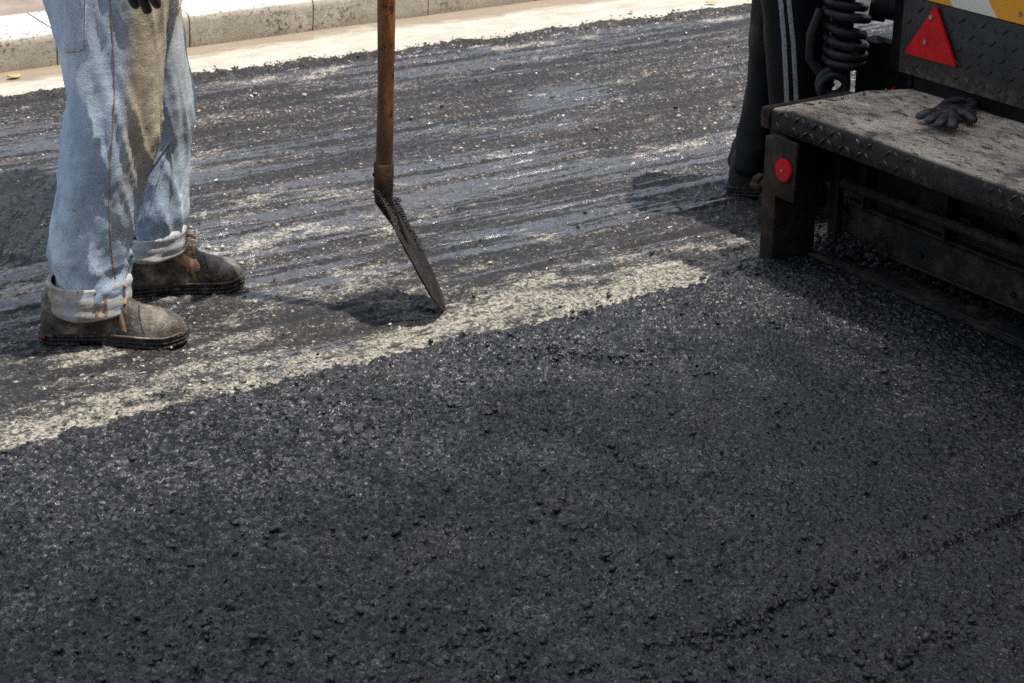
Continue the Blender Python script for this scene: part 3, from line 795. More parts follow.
# ------------------------------------------------------------------ boots
def make_boot(name, parent, heel, yaw, L=.305, upper=None, sole=None, worn=True, W=1.0):
    """boot with its sole on z=0; heel end at local point heel (x,y), toe along yaw"""
    root_m = Matrix.Translation((heel[0], heel[1], 0)) @ Matrix.Rotation(yaw, 4, 'Z')
    def hw(u):     # half width
        return W * np.interp(u, [0, .03, .10, .3, .45, .62, .74, .86, .94, .985, 1], [.016, .027, .034, .034, .033, .040, .047, .045, .036, .022, .009])
    def cl(u):     # centreline bend
        return np.interp(u, [0, .4, .75, 1], [0, .003, .0, -.006])
    def top(u):
        return np.interp(u, [0, .02, .08, .2, .36, .45, .54, .62, .70, .80, .88, .95, .985, 1], [.06, .10, .135, .15, .148, .138, .118, .098, .084, .076, .072, .060, .045, .032])
    def bot(u): return .022 + .006 * sstep(.85, 1, u)
    nu, nf = 70, 40
    U = np.linspace(0, 1, nu) ; U = .5 - .5 * np.cos(np.pi * U); U = .25 * np.linspace(0, 1, nu) + .75 * U
    ph = np.linspace(0, np.pi, nf)
    def S(u, p, o=0.0):
        h = top(u) - bot(u); w = hw(u) - .002
        # lower half bulges, upper narrows towards the instep
        cs = np.cos(p); sn = np.sin(p)
        taper = 1 - .30 * np.abs(sn) ** 2 * sstep(.9, .3, u)
        e = .8 if True else 1
        yy = np.sign(cs) * np.abs(cs) ** e * (w + o) * taper
        zz = bot(u) + (np.abs(sn) ** .72) * (h + o)
        return np.stack([u * L + 0 * yy, yy + cl(u), zz], -1)
    V = np.concatenate([S(np.full(nf, u), ph) for u in U])
    # creases over the toes and general slump
    dz = .0035 * np.exp(-((V[:, 0] / L - .60) / .07) ** 2) * np.sin(V[:, 0] * 330 + V[:, 1] * 60) + .0015 * (fbm(V[:, 0] * 60, V[:, 1] * 60, 5, 3) - .5) * 2
    V[:, 2] += dz * (V[:, 2] > .04)
    def place(o): 
        o.data.transform(root_m); return o
    root = link(name, mesh_np('boot_upper', V, grid_faces(nu, nf)), upper or M['boot'], parent); place(root)
    # sole: outline sweep with grooves and tread lugs
    ns = 160
    t = np.linspace(0, 1, ns); u1 = .5 - .5 * np.cos(np.pi * t)
    out = [(u, 1) for u in u1] + [(u, -1) for u in u1[::-1][1:-1]]
    lev = [(0.0, -.003), (.003, .000), (.009, .0005), (.0093, -.002), (.0115, -.002), (.012, .0005), (.018, .0012), (.0183, -.0008), (.0205, -.0008), (.021, .0012), (.0255, .0008), (.0275, -.002), (.028, -.006)]
    V = []
    for z, o in lev:
        for k, (u, sg) in enumerate(out):
            zz = z + .007 * float(sstep(.86, 1, u)) * (1 if z < .02 else .9)
            if z < .006 and .28 < u < .42: zz += .007        # waist under the arch
            lug = .0022 * (2 * float(vn(np.array([k * .55]), np.array([z * 200.]), 33)[0]) - 1)
            w = float(hw(u)) + o + lug + .002; uu = u * L + (u - .5) * 2 * (o + .003) * (1 if abs(u - .5) > .45 else 0)
            V.append((uu, sg * w + float(cl(u)), zz))
    n = len(out); V = np.array(V); m = len(lev); i = np.arange(m - 1)[:, None]; j = np.arange(n)[None, :]; j2 = (j + 1) % n
    Fq = np.stack([i * n + j, i * n + j2, (i + 1) * n + j2, (i + 1) * n + j], -1).reshape(-1, 4)
    bm = bmesh.new(); vs = [bm.verts.new(v) for v in V]
    for f in Fq: bm.faces.new([vs[q] for q in f])
    bm.faces.new(vs[:n][::-1]); bm.faces.new(vs[-n:])
    me = bpy.data.meshes.new('sole'); bmesh.ops.recalc_face_normals(bm, faces=bm.faces); bm.to_mesh(me); bm.free()
    so = link('sole', me, sole or M['sole'], root); so.data.transform(root_m)
    if not worn: return root
    def path(pts, o=.0015):
        return [root_m @ Vector(S(np.array([u]), np.array([p]), o)[0]) for u, p in pts]
    def lin(a, b, m=14): return [(a[0] + (b[0] - a[0]) * i / (m - 1), a[1] + (b[1] - a[1]) * i / (m - 1)) for i in range(m)]
    side = math.pi     # phi=pi is the -y (camera) flank
    for sgn in (0, 1):
        f = (lambda p: math.pi - p) if sgn == 0 else (lambda p: p)
        pp = path([(u, f(p)) for u, p in lin((.38, .52), (.52, .66)) + lin((.53, .64), (.545, .25), 8)], .0018)
        MB().tube(pp, .0020, 8).build('piping', M['orange'], root)
        # strap across the vamp
        V = []; R_ = 0
        for k in range(26):
            p = .10 + 1.30 * k / 25; uc = .60 - .06 * math.sin(p)
            for du in (-.020, -.018, 0, .018, .020):
                V.append(root_m @ Vector(S(np.array([uc + du]), np.array([f(p)]), .0005 if abs(du) == .020 else .0026)[0]))
            R_ += 1
        link('strap', mesh_np('strap', np.array([v[:] for v in V]), grid_faces(R_, 5)), M['strap'], root)
        pp = path([(u, f(p)) for u, p in lin((.74, .12), (.70, .9)) + lin((.70, .9), (.69, 1.5), 6)], .0008); MB().tube(pp, .0013, 6).build('toe_seam', M['sole'], root)
    # welt
    pp = [root_m @ Vector((u * L, -float(hw(u)) - .0035 + float(cl(u)), +.0285 + .0065 * float(sstep(.86, 1, u)))) for u in np.linspace(.42, .985, 40)]
    MB().tube(pp, .0022, 8).build('welt', M['boot'], root)
    # laces
    b = MB()
    for k in range(4):
        u = .47 + .045 * k
        b.tube(path([(u, math.pi / 2 - .6 + 1.2 * i / 9) for i in range(10)], .004), .0028, 6)
    lp = path([(.50, 1.9)], .008)[0]
    b.tube([lp + Vector((.0, 0, 0)), lp + Vector((.012, -.006, .010)), lp + Vector((.026, -.012, .012)), lp + Vector((.040, -.012, .004))], [.003, .004, .004, .003], 6)
    b.build('laces', M['orangethread'], root)
    # red rubber inserts
    for (ua, ub) in ((.01, .06),):
        pts = [root_m @ Vector((u * L + (u - .5) * .006, -float(hw(u)) - .004 + float(cl(u)), .020 + .006 * float(sstep(.86, 1, u)))) for u in np.linspace(ua, ub, 10)]
        MB().tube(pts, .0045, 8).build('sole_insert', M['redrub'], root)
    return root

# ------------------------------------------------------------------ hands and bodies
def hand_joints(wrist, direction, palm_n, side, L=.185, curl=.35, base=0, rs=1.0, spread=1.0):
    """returns joints and edges; first joint is the wrist (index base)"""
    d = Vector(direction).normalized(); n = Vector(palm_n); n = (n - d * n.dot(d)).normalized(); s = d.cross(n) * side
    w = Vector(wrist); J = [(*w, .026 * rs, .019 * rs)]; E = []
    pal = w + d * .05; J.append((*pal, .036 * rs, .017 * rs)); E.append((base, base + 1))
    ln = [.078, .086, .080, .064]
    for k in range(4):
        off = (1.5 - k) * .0205 * spread
        p = w + d * (.088 - .004 * abs(k - 1.2)) + s * off; b0 = base + len(J)
        J.append((*p, .0105 * rs)); E.append((base + 1, b0))
        dirn = (d + s * (1.5 - k) * .05 * spread).normalized(); ax = dirn; q = p; segs = [.42, .32, .26]
        ang = 0
        for m, sg in enumerate(segs):
            ang += curl * (1.0 + .1 * k)
            v = (dirn * math.cos(ang) + n * math.sin(ang)); q = q + v * (ln[k] * sg * L / .185)
            J.append((*q, (.0098, .0092, .0080)[m] * rs)); E.append((b0 + m, b0 + m + 1))
    tb = w + d * .022 + s * .022 + n * .004; b0 = base + len(J)
    J.append((*tb, .015 * rs)); E.append((base, b0))
    t1 = tb + (d * .75 + s * .6 + n * .25).normalized() * .042; J.append((*t1, .0125 * rs)); E.append((b0, b0 + 1))
    t2 = t1 + (d * .95 + s * .12 + n * .35).normalized() * .032; J.append((*t2, .0095 * rs)); E.append((b0 + 1, b0 + 2))
    return J, E

def make_person(org, hipc, zhip, girth, arms, feet, top_mat, pants_builder, label, hairm, rz=-AZ, lean=0.0):
    """org: camera-aligned ground point. Everything below in camera-aligned coordinates minus org."""
    root = empty('person', c2w(org[0], org[1], 0), rz); tag(root, label, 'person', None)
    ox, oy = org
    L = lambda p: Vector((p[0] - ox, p[1] - oy, p[2]))
    J = []; E = []
    def j(p, r, r2=None, par=None):
        v = L(p); J.append((v.x, v.y, v.z, r, r2 or r)); i = len(J) - 1
        if par is not None: E.append((par, i))
        return i
    hx, hy = hipc
    pel = j((hx, hy, zhip), .12, .10)
    w = j((hx + .01 + lean * .3, hy, zhip + .18), .115, .09, pel); ch = j((hx + .02 + lean * .7, hy, zhip + .38), .13, .11, w)
    nb = j((hx + .02 + lean, hy, zhip + .53), .07, .06, ch); nk = j((hx + .04 + lean, hy, zhip + .60), .052, .052, nb)
    hd = j((hx + .065 + lean, hy, zhip + .70), .076, .083, nk); hb = j((hx + .06 + lean, hy, zhip + .78), .070, .080, hd)
    no = j((hx + .16 + lean, hy, zhip + .695), .012, .012, hd)
    for (kx, kz, ax, ay) in feet:
        k0 = j(((hx * .4 + kx * .6), hy * .35 + ay * .65, zhip - .16), .052, .055, pel)
        k1 = j((kx, ay, kz), .036, .036, k0); k2 = j((ax, ay, .10), .022, .022, k1); j((ax + .07, ay, .052), .018, .018, k2)
    ends = []
    for a in arms:
        sh, el, wr = a['sh'], a['el'], a['wr']
        s0 = j(sh, .055, .055, ch); e0 = j(el, .038, .038, s0); pre = tuple(Vector(el).lerp(Vector(wr), .85)); p0 = j(pre, .026, .024, e0)
        HJ, HE = hand_joints(L(wr), a['dir'], a['pn'], a['side'], base=len(J), curl=a['curl'])
        b0 = len(J); J += [tuple(q) if len(q) == 5 else (*q[:4], q[3]) for q in HJ]; E += HE; E.append((p0, b0)); ends.append(a)
    skin_obj('body', J, E, M['skin'], root, 0, 2)
    # gloves on both hands
    for a in arms:
        HJ, HE = hand_joints(L(a['wr']), a['dir'], a['pn'], a['side'], base=0, curl=a['curl'], rs=1.22)
        n0 = len(HJ); cufp = L(tuple(Vector(a['wr']) - Vector(a['dir']).normalized() * .05)); HJ.append((*cufp, .036)); HE.append((0, n0))
        skin_obj('glove', HJ, HE, M['glove'], root, 0, 2)
    # top garment
    rings = []
    zt = zhip + .50
    for z, rx, ry in ((zhip - .05, .185, .225), (zhip + .06, .18, .22), (zhip + .20, .17, .21), (zhip + .34, .165, .225), (zhip + .44, .14, .215), (zhip + .50, .085, .12), (zhip + .535, .065, .07)):
        f = (z - zhip) / .53; rings.append((hx + .015 + lean * f, hy, z, rx * girth, ry * girth))
    V, Fq = closed(rings, org); V[:, 0] += .006 * np.sin(V[:, 2] * 40 + V[:, 1] * 20)
    sh = link('shirt', mesh_np('shirt', V, Fq), top_mat, root)
    for a in arms:
        b = MB(); s, e, w_ = L(a['sh']), L(a['el']), L(a['wr'])
        pts = [s.lerp(e, t) for t in (0, .25, .5, .75)] + [e] + [e.lerp(w_, t) for t in (.25, .5, .7)]
        b.tube(pts, [.072, .066, .060, .054, .050, .046, .042, .040], 18, caps=False).build('sleeve', top_mat, sh)
    # hair
    hb_ = L((hx + .045 + lean, hy, zhip + .765)); b = MB(); b.sphere(hb_, .098, (1.02, .88, .80), 3); b.build('hair', M[hairm], root)
    fx = hx + lean
    for sg in (-1, 1): MB().sphere(L((fx + .138, hy + sg * .031, zhip + .722)), .011).build('eye', M['bolt'], root)
    fb = MB(); fb.tube([L((fx + .139, hy - .022, zhip + .662)), L((fx + .147, hy, zhip + .664)), L((fx + .139, hy + .022, zhip + .662))], .005, 8); fb.build('mouth', M['orange'], root)
    for sg in (-1, 1): MB().sphere(L((fx + .06, hy + sg * .082, zhip + .712)), .026, (.7, .35, 1.1)).build('ear', M['skin'], root)
    return root

# ---- worker in jeans
Y1, Y2 = 3.70, 3.985
O1 = (-.79, 3.84)
nearT = [(330, 62, 118), (300, 54, 127), (285, 51, 129), (262, 50, 130), (240, 51, 133), (210, 55, 141), (180, 58, 148), (150, 61, 156), (120, 62, 160), (95, 66, 162), (70, 62, 165), (45, 57, 168), (20, 50, 170), (0, 44, 172), (-30, 40, 174), (-60, 40, 175)]
farT = [(285, 142, 178), (255, 136, 185), (240, 134, 188), (225, 135, 188), (200, 136, 188), (180, 135, 188), (150, 132, 190), (120, 126, 194), (100, 120, 195), (70, 113, 192), (40, 106, 189), (10, 100, 184), (-20, 92, 180), (-50, 88, 178)]
def rings_from(tab, yc, zlo, zhi, ry, ytop=None):
    at, z0, z1 = leg_rings(tab, yc, None); out = []
    for z in np.linspace(zlo, zhi, 60):
        cx, rx = at(z); r = np.interp(z, [0, .15, .45, .85], ry); yy = yc if ytop is None else yc + (ytop - yc) * float(sstep(.35, .9, z))
        out.append((float(cx), yy, float(z), float(rx) - .005, float(r)))
    return out
legN = rings_from(nearT, Y1, .10, .86, [.078, .080, .086, .112], 3.72)
legF = rings_from(farT, Y2, .13, .84, [.066, .070, .082, .108], 3.94)
zh = .80
hip = [(-.835, 3.83, .76, .125, .185), (-.835, 3.83, .84, .140, .20), (-.83, 3.83, .92, .140, .195), (-.825, 3.83, 1.02, .125, .18)]

def wr_jeans(co, no):
    x = co[:, 0] + O1[0]; y = co[:, 1] + O1[1]; z = co[:, 2]
    far = sstep(3.80, 3.86, y) * sstep(.75, .65, z)
    ang = np.arctan2(y - np.where(far > .5, Y2, Y1), x + .80)
    k = ang * 1.1 + far * 5
    d = .0085 * (fbm(k * 1.6 + z * 2.2, z * 5.5 - k, 7, 3) - .5) * 2             # broad soft folds
    r = 1 - np.abs(2 * fbm(k * 1.3 + 4, z * 7 + k * 1.9, 17, 2) - 1)             # pinched creases
    low = sstep(.42, .16, z); knee = np.exp(-((z - .46) / .10) ** 2); up = sstep(.60, .75, z)
    d += (r ** 3) * (.0090 * low + .0080 * knee + .0055 * up + .0015)
    r2 = 1 - np.abs(2 * fbm(k * 3 + 9, z * 26 - k * 2.5, 27, 2) - 1)
    d += (r2 ** 4) * (.0030 * low + .0018 * knee + .0008)
    # long hanging folds
    d += .006 * np.sin(k * 3.0 + z * 5) * sstep(.2, .5, z) * .6
    d -= .007 * sstep(.20, .15, z)
    return d
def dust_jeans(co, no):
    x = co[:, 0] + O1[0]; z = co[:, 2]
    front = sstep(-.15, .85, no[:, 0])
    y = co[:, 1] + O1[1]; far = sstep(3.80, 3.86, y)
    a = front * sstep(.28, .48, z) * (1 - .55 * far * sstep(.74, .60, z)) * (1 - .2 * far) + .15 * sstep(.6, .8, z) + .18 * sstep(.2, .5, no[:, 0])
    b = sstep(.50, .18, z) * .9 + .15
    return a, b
feet1 = [(-.872, .44, -.90, Y1), (-.775, .46, -.775, Y2)]
arms1 = [dict(sh=(-.80, 3.63, 1.27), el=(-.87, 3.56, 1.02), wr=(px2(126, -72, 3.545)[0], 3.545, px2(126, -72, 3.545)[1]), dir=(.05, .02, -1), pn=(.25, .95, 0), side=1, curl=.14),
         dict(sh=(-.78, 4.03, 1.27), el=(-.62, 4.02, 1.03), wr=(-.40, 3.93, 1.10), dir=(.8, -.45, .05), pn=(.2, -.6, -.5), side=-1, curl=.75)]
P1 = make_person(O1, (-.825, 3.83), .92, 1.0, arms1, feet1, M['shirt'], None,
                 'worker in dirt-stained faded blue jeans with turned-up cuffs and scuffed work boots', 'hair')
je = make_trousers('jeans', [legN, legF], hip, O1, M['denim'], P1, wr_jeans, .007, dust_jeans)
bv = bvh_of(je)
ribbon('side_seam', bv, [(110, -10), (112, 20), (114, 60), (115, 100), (113, 135), (111, 170), (109, 210), (110, 250), (112, 284)], O1, .0032, M['seam'], je, 3.62, .0004, 5, .0010)
ribbon('inner_seam', bv, [(166, 128), (169, 145), (172, 170), (172, 195), (168, 222), (165, 238)], O1, .0075, M['seampale'], je, 3.91, .0006, 5, .0022)
# back pocket patch with its stitching
def patch(name, corners, y0, mat, parent, off):
    n = 14; V = []
    (ax, ay), (bx, by), (cx, cy), (dx, dy) = corners
    for i in range(n):
        for k in range(n):
            u, v = i / (n - 1), k / (n - 1)
            px = (ax * (1 - u) + bx * u) * (1 - v) + (dx * (1 - u) + cx * u) * v; py = (ay * (1 - u) + by * u) * (1 - v) + (dy * (1 - u) + cy * u) * v
            x, z = px2(px, py, y0); h, nn, _, _ = bv.ray_cast(Vector((x - O1[0], -1, z)), Vector((0, 1, 0)))
            if h is None: h, nn = Vector((x - O1[0], 3.7 - O1[1], z)), Vector((0, -1, 0))
            edge = min(u, 1 - u, v, 1 - v)
            V.append(h + nn.normalized() * (off if edge > 0 else -.001))
    return link(name, mesh_np(name, np.array([q[:] for q in V]), grid_faces(n, n)), mat, parent)
pk = patch('back_pocket', [(66, -40), (90, -40), (88, 50), (64, 55)], 3.63, M['denim'], je, .0035)
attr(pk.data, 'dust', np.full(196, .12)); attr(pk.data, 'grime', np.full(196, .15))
ribbon('pocket_stitching', bv, [(87, -30), (86, 47)], O1, .0014, M['seam'], je, 3.62, .0040, 3, .0006)
ribbon('pocket_stitching', bv, [(86, 48), (66, 53)], O1, .0014, M['seam'], je, 3.62, .0040, 3, .0006)

def make_cuff(parent, cx, cy, rx, ry, z0, z1, tiltx, tilty, seed, org):
    """turned-up hem: a thick rolled band, open below"""
    n = 96; prof = [(.0, -.010, 0.0), (.0, -.004, 0), (.02, .001, 0), (.08, .0035, 0), (.2, .0035, 0), (.3, .0045, 0), (.45, .0035, 0), (.6, .005, 0), (.72, .004, 0), (.82, .0055, 0), (.92, .005, 0), (.99, .003, 0), (1.0, -.001, 0), (.97, -.006, 0)]
    V = []
    for t, o, _ in prof:
        for k in range(n):
            a = 2 * math.pi * k / n
            w = .004 * (vn(np.array([k / n * 12.0]), np.array([t * 1.3]), seed)[0] - .5) * 2 + .003 * math.sin(a * 3 + seed) + .0022 * math.sin(t * 15 + 2.2 * math.sin(a * 2 + seed))
            wz = .005 * math.sin(a * 2 + seed) + .0012 * math.sin(a * 5 + 2 * seed)
            r = o + w
            x = (rx + r) * math.cos(a); y = (ry + r) * math.sin(a)
            z = z0 + (z1 - z0) * t + wz * (.3 + .7 * t) + tiltx * x + tilty * y + .0015 * math.sin(t * 16)
            V.append((cx + x - org[0], cy + y - org[1], z))
    V = np.array(V); V = np.roll(V.reshape(len(prof), n, 3), 0, 0)
    i = np.arange(len(prof) - 1)[:, None]; jj = np.arange(n)[None, :]; j2 = (jj + 1) % n
    Fq = np.stack([i * n + jj, i * n + j2, (i + 1) * n + j2, (i + 1) * n + jj], -1).reshape(-1, 4)
    return link('turned_up_cuff', mesh_np('cuff', V.reshape(-1, 3), Fq), M['cuff'], parent)
xl, _ = px2(52, 300, 3.70); xr, _ = px2(128, 300, 3.70)
c1 = make_cuff(je, (xl + xr) / 2, Y1, (xr - xl) / 2 - .001, .086, .072, .150, -.03, 0, 2, O1)
xl, _ = px2(132, 245, 3.985); xr, _ = px2(186, 245, 3.985)
c2 = make_cuff(je, (xl + xr) / 2, Y2, (xr - xl) / 2 - .001, .078, .100, .158, .12, .05, 9, O1)
bc = bvh_of(c1)
for a, b in (((95, 286), (97, 320)), ((104, 286), (105, 318))):
    ribbon('cuff_stitching', bc, [a, ((a[0] + b[0]) / 2, 303), b], O1, .0055, M['orangethread'], c1, 3.62, .001, 3, .001)
# boots
x, y = gnd(45, 338); make_boot('boot', P1, (x - O1[0], 3.695 - O1[1]), math.radians(-2), .312)
x, _ = px2(122, 290, 3.97); make_boot('boot', P1, (x - O1[0], 3.965 - O1[1]), math.radians(13), .276)
MB().tube([Vector((px2(140, 240, Y2)[0] - O1[0], Y2 - O1[1], .08)), Vector((px2(160, 240, Y2)[0] - O1[0], Y2 - O1[1], .16))], [.05, .045], 16)

# ---- worker in black track trousers behind the machine
YA, YB = 4.74, 4.56
O2 = (.70, 4.66)
TA = [(205, 732, 772), (186, 729, 771), (165, 731, 773), (150, 734, 776), (120, 739, 781), (90, 741, 786), (40, 743, 796), (0, 748, 802), (-60, 752, 812)]
TB = [(250, 776, 816), (200, 772, 820), (150, 769, 826), (100, 766, 836), (50, 761, 845), (0, 757, 852), (-60, 752, 862)]
legA = rings_from(TA, YA, .068, .84, [.085, .085, .09, .10], 4.72)
legB = rings_from(TB, YB, .045, .84, [.085, .085, .10, .115], 4.57)
hip2 = [(.82, 4.645, .76, .11, .15), (.87, 4.645, .84, .12, .165), (.93, 4.645, .93, .12, .16), (.98, 4.645, .99, .115, .15)]
def wr_track(co, no):
    x = co[:, 0] + O2[0]; y = co[:, 1] + O2[1]; z = co[:, 2]
    k = (x * 6 + y * 5)
    d = .014 * (fbm(k * 1.2 + z, z * 4 - k * .5, 307, 3) - .5) * 2
    r = 1 - np.abs(2 * fbm(k * .8 + 4 + z * 3, z * 7 - k, 317, 3) - 1)
    d += (r ** 3) * .015 * (.4 + sstep(.3, .1, z)) - .006
    return d
arms2 = [dict(sh=(1.19, 4.46, 1.26), el=(1.30, 4.42, 1.05), wr=(1.42, 4.42, 1.12), dir=(1, 0, .1), pn=(0, .3, -1), side=1, curl=.5),
         dict(sh=(1.19, 4.84, 1.26), el=(1.30, 4.86, 1.05), wr=(1.42, 4.78, 1.12), dir=(1, -.1, .1), pn=(0, -.3, -1), side=-1, curl=.5)]
P2 = make_person(O2, (.97, 4.645), .90, .80, arms2, [(.66, .45, .63, YA), (.71, .45, .70, YB)], M['jacket'], None,
                 'worker in black track trousers with grey side stripes, standing behind the machine step', 'hair', lean=.30)
tr = make_trousers('track_trousers', [legA, legB], hip2, O2, M['track'], P2, wr_track, .009)
bv2 = bvh_of(tr)
ribbon('side_stripe', bv2, [(780, -50), (781.5, 0), (785, 45), (787.5, 104), (789, 170)], O2, .0105, M['tape'], tr, 4.47, .001, 5, .0008)
ribbon('side_stripe', bv2, [(787, -50), (789, 0), (793.5, 45), (796.5, 104), (798, 170)], O2, .0105, M['tape'], tr, 4.47, .001, 5, .0008)
x, _ = px2(727, 190, 4.74); make_boot('shoe', P2, (x - O2[0], 4.72 - O2[1]), math.radians(-8), .285, M['sneaker'], M['sneaker'], False)
x, _ = px2(772, 215, 4.56); make_boot('shoe', P2, (x - O2[0], 4.56 - O2[1]), math.radians(-5), .285, M['sneaker'], M['sneaker'], False)

# ------------------------------------------------------------------ shovel
ys = 3.87
sx, sz = px2(383.5, 196, ys); tx, tz = px2(443, 309, ys); ux, uz = px2(385.5, 0, ys)
SH = empty('shovel', c2w(tx, ys, 0), -AZ); tag(SH, 'shovel with a worn brown wooden shaft, its tarred blade tip resting on the scraped road', 'shovel')
Lc = lambda x, y, z: Vector((x - tx, y - ys, z))
S0 = Lc(sx, ys, sz); T0 = Lc(tx, ys, max(tz, .002)); U0 = Lc(ux, ys, uz)
ax = (U0 - S0).normalized(); end = S0 + ax * 1.18
pts = []; rr = []
for i in range(40):
    t = i / 39; p = S0 + ax * (.02 + 1.16 * t); p.x += .0025 * math.sin(t * 7); pts.append(p); rr.append(.0178 + .0022 * t + .0006 * math.sin(t * 23))
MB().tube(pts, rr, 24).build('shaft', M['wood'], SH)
# ferrule: rusty socket round the shaft end, running into the blade neck
b0x, b0z = px2(378, 190, ys); B0 = Lc(b0x, ys, b0z); bd = (T0 - B0).normalized()
f = MB().tube([S0 + ax * .075, S0 + ax * .072, S0 + ax * .03, S0 - ax * .0, S0 - ax * .012], [.0205, .0222, .0215, .0205, .0195], 20)
f.cyl(S0 + ax * .05 + Vector((-.024, -.004, 0)), S0 + ax * .05 + Vector((.022, -.004, 0)), .004, n=10)
f.build('socket', M['rusty'], SH)
MB().tube([S0 + ax * .01, S0 - ax * .010, B0 + bd * .055, B0 + bd * .10, B0 + bd * .14], [.0212, .0195, .015, .009, .003], 18).build('neck', M['blade'], SH)
# blade: dished pointed plate seen nearly edge on
Wd = Vector((-.035, 1, -.02)).normalized(); Nb = bd.cross(Wd).normalized()
if Nb.x < 0: Nb = -Nb
BL = (T0 - B0).length
ns, nt = 60, 33; V = []
for i in range(ns):
    s = i / (ns - 1)
    hw_ = float(np.interp(s, [0, .05, .12, .2, .3, .5, .8, .92, .98, 1], [.020, .026, .046, .080, .102, .106, .092, .062, .032, .006]))
    for k in range(nt):
        t = -1 + 2 * k / (nt - 1)
        p = B0 + bd * (s * BL) + Wd * (t * hw_)
        dish = .007 * (t * t) * min(1, s * 6) * (1 - .4 * s); rib = .010 * math.exp(-(t / .12) ** 2) * max(0, 1 - s * 1.6)
        bow = 0.0
        V.append(p + Nb * (dish + bow - rib) + Nb * .002 * float(vn(np.array([s * 20.]), np.array([t * 6.]), 4)[0]))
me = mesh_np('blade', np.array([v[:] for v in V]), grid_faces(ns, nt))
bl = link('blade', me, M['blade'], SH); so = bl.modifiers.new('s', 'SOLIDIFY'); so.thickness = .0035; so.offset = 0
# crust of tar stuck on the shoulder and along the far edge
b = MB()
for i in range(6000):
    s = .62 * random.random() ** 1.3; t = random.uniform(-.9, 1) if s < .30 else min(1, random.gauss(.90, .06))
    if s > .22 and random.random() < .35: continue
    i0 = min(ns - 1, int(s * (ns - 1))); k0 = max(0, min(nt - 1, int((t + 1) / 2 * (nt - 1)))); p = Vector(V[i0 * nt + k0])
    th = .016 * math.exp(-((s - .20) / .08) ** 2) * (.5 + .5 * t) + .0015
    b.sphere(p + Nb * random.uniform(.0, th) + Vector((random.gauss(0, .002), random.gauss(0, .003), random.gauss(0, .002))), random.uniform(.0010, .0022), (1, 1, .9), 1)
b.build('tar_crust', M['crust'], SH, smooth=False)

# ------------------------------------------------------------------ paving machine
PV = empty('paving_machine', (3.4, 1.9, 0.04)); PVO = Vector((3.4, 1.9, .04))
tag(PV, 'grimy black road paver with tread-plate step, red triangle reflector and striped yellow panel', 'paver')
def Mtr(): return Matrix.Translation(-PVO)
class PB(MB):
    def build(s, name, mat, parent=None, smooth=True, auto=40):
        bmesh.ops.transform(s.bm, matrix=Mtr(), verts=s.bm.verts)
        return MB.build(s, name, mat, parent or PV, smooth, auto)
def lug(mb, o, U, Vv, N, L=.030, w=.0075, h=.0022, ang=.785):
    """raised tread lozenge at o on the plane (U,Vv) with normal N"""
    d = U * math.cos(ang) + Vv * math.sin(ang); e = N.cross(d)
    nl = 7; top = []; bt = []
    verts = []
    for i in range(nl):
        t = i / (nl - 1); q = math.sin(math.pi * t) ** .7
        c = o + d * ((t - .5) * L)
        verts.append([mb.bm.verts.new(c - e * w * .5 * q - N * .0008), mb.bm.verts.new(c - e * w * .2 * q + N * h * q), mb.bm.verts.new(c + e * w * .2 * q + N * h * q), mb.bm.verts.new(c + e * w * .5 * q - N * .0008)])
    for i in range(nl - 1):
        for k in range(3): mb.bm.faces.new((verts[i][k], verts[i + 1][k], verts[i + 1][k + 1], verts[i][k + 1]))
def lugs(mb, O, U, Vv, N, lu, lv, pitch=.034, inside=None, rows=None, **kw):
    nu, nv = int(lu / pitch), (rows or max(1, int(round(lv / pitch))))
    for i in range(nu):
        for k in range(nv):
            p = O + U * ((i + .5) * pitch) + Vv * ((k + .5) * lv / nv)
            if inside and not inside(p): continue
            if random.random() < .12: continue
            lug(mb, p, U, Vv, N, ang=(.7 if (i + k) % 2 else -.75) + random.gauss(0, .03), **kw)
# step: folded plate, outline clipped at the far corner
ZT = .402
def step_back(Y):
    return float(np.interp(Y, [-1, 3.02, 3.12, 3.195], [3.13, 3.13, 3.08, 2.985]))
Yl = list(np.arange(.75, 3.19, .02)) + [3.185, 3.192, 3.195]
prof_front = [(2.704, .338), (2.700, .342), (2.6985, .36), (2.6985, .386), (2.7000, .394), (2.7045, .400), (2.711, ZT)]
nseg = 26; V = []
for Y in Yl:
    droop = .004 * float(vn(np.array([Y * 3.]), np.array([0.]), 5)[0]); endr = .010 * float(sstep(3.12, 3.195, Y))
    thk = .012 * float(sstep(2.3, 3.2, Y)) * 0
    for (x, z) in prof_front: V.append((x + .002 * math.sin(Y * 9), Y, z - droop - (endr if z > .38 else endr * .2)))
    xb = step_back(Y)
    for k in range(1, nseg):
        x = 2.718 + (xb - 2.718) * k / (nseg - 1)
        V.append((x, Y, ZT - droop - endr + .0022 * float(fbm(np.array([x * 14.]), np.array([Y * 14.]), 9, 3)[0] - .5) * 2))
ncol = len(prof_front) + nseg - 1
me = mesh_np('step', np.array(V) - np.array(PVO[:]), grid_faces(len(Yl), ncol))
st = link('step', me, M['step'], PV); so = st.modifiers.new('s', 'SOLIDIFY'); so.thickness = .006; so.offset = 1
bm = bmesh.new(); bm.from_mesh(me); bmesh.ops.recalc_face_normals(bm, faces=bm.faces)
up = sum(f.normal.z for f in bm.faces)
if up < 0: bmesh.ops.reverse_faces(bm, faces=bm.faces)
bm.to_mesh(me); bm.free(); me.polygons.foreach_set('use_smooth', [True] * len(me.polygons)); so.offset = -1
t = PB()
lugs(t, Vector((2.6985, 3.185, .3425)), Vector((0, -1, 0)), Vector((0, 0, 1)), Vector((-1, 0, 0)), 2.4, .052, .030, rows=2, L=.026, w=.0085, h=.0022)
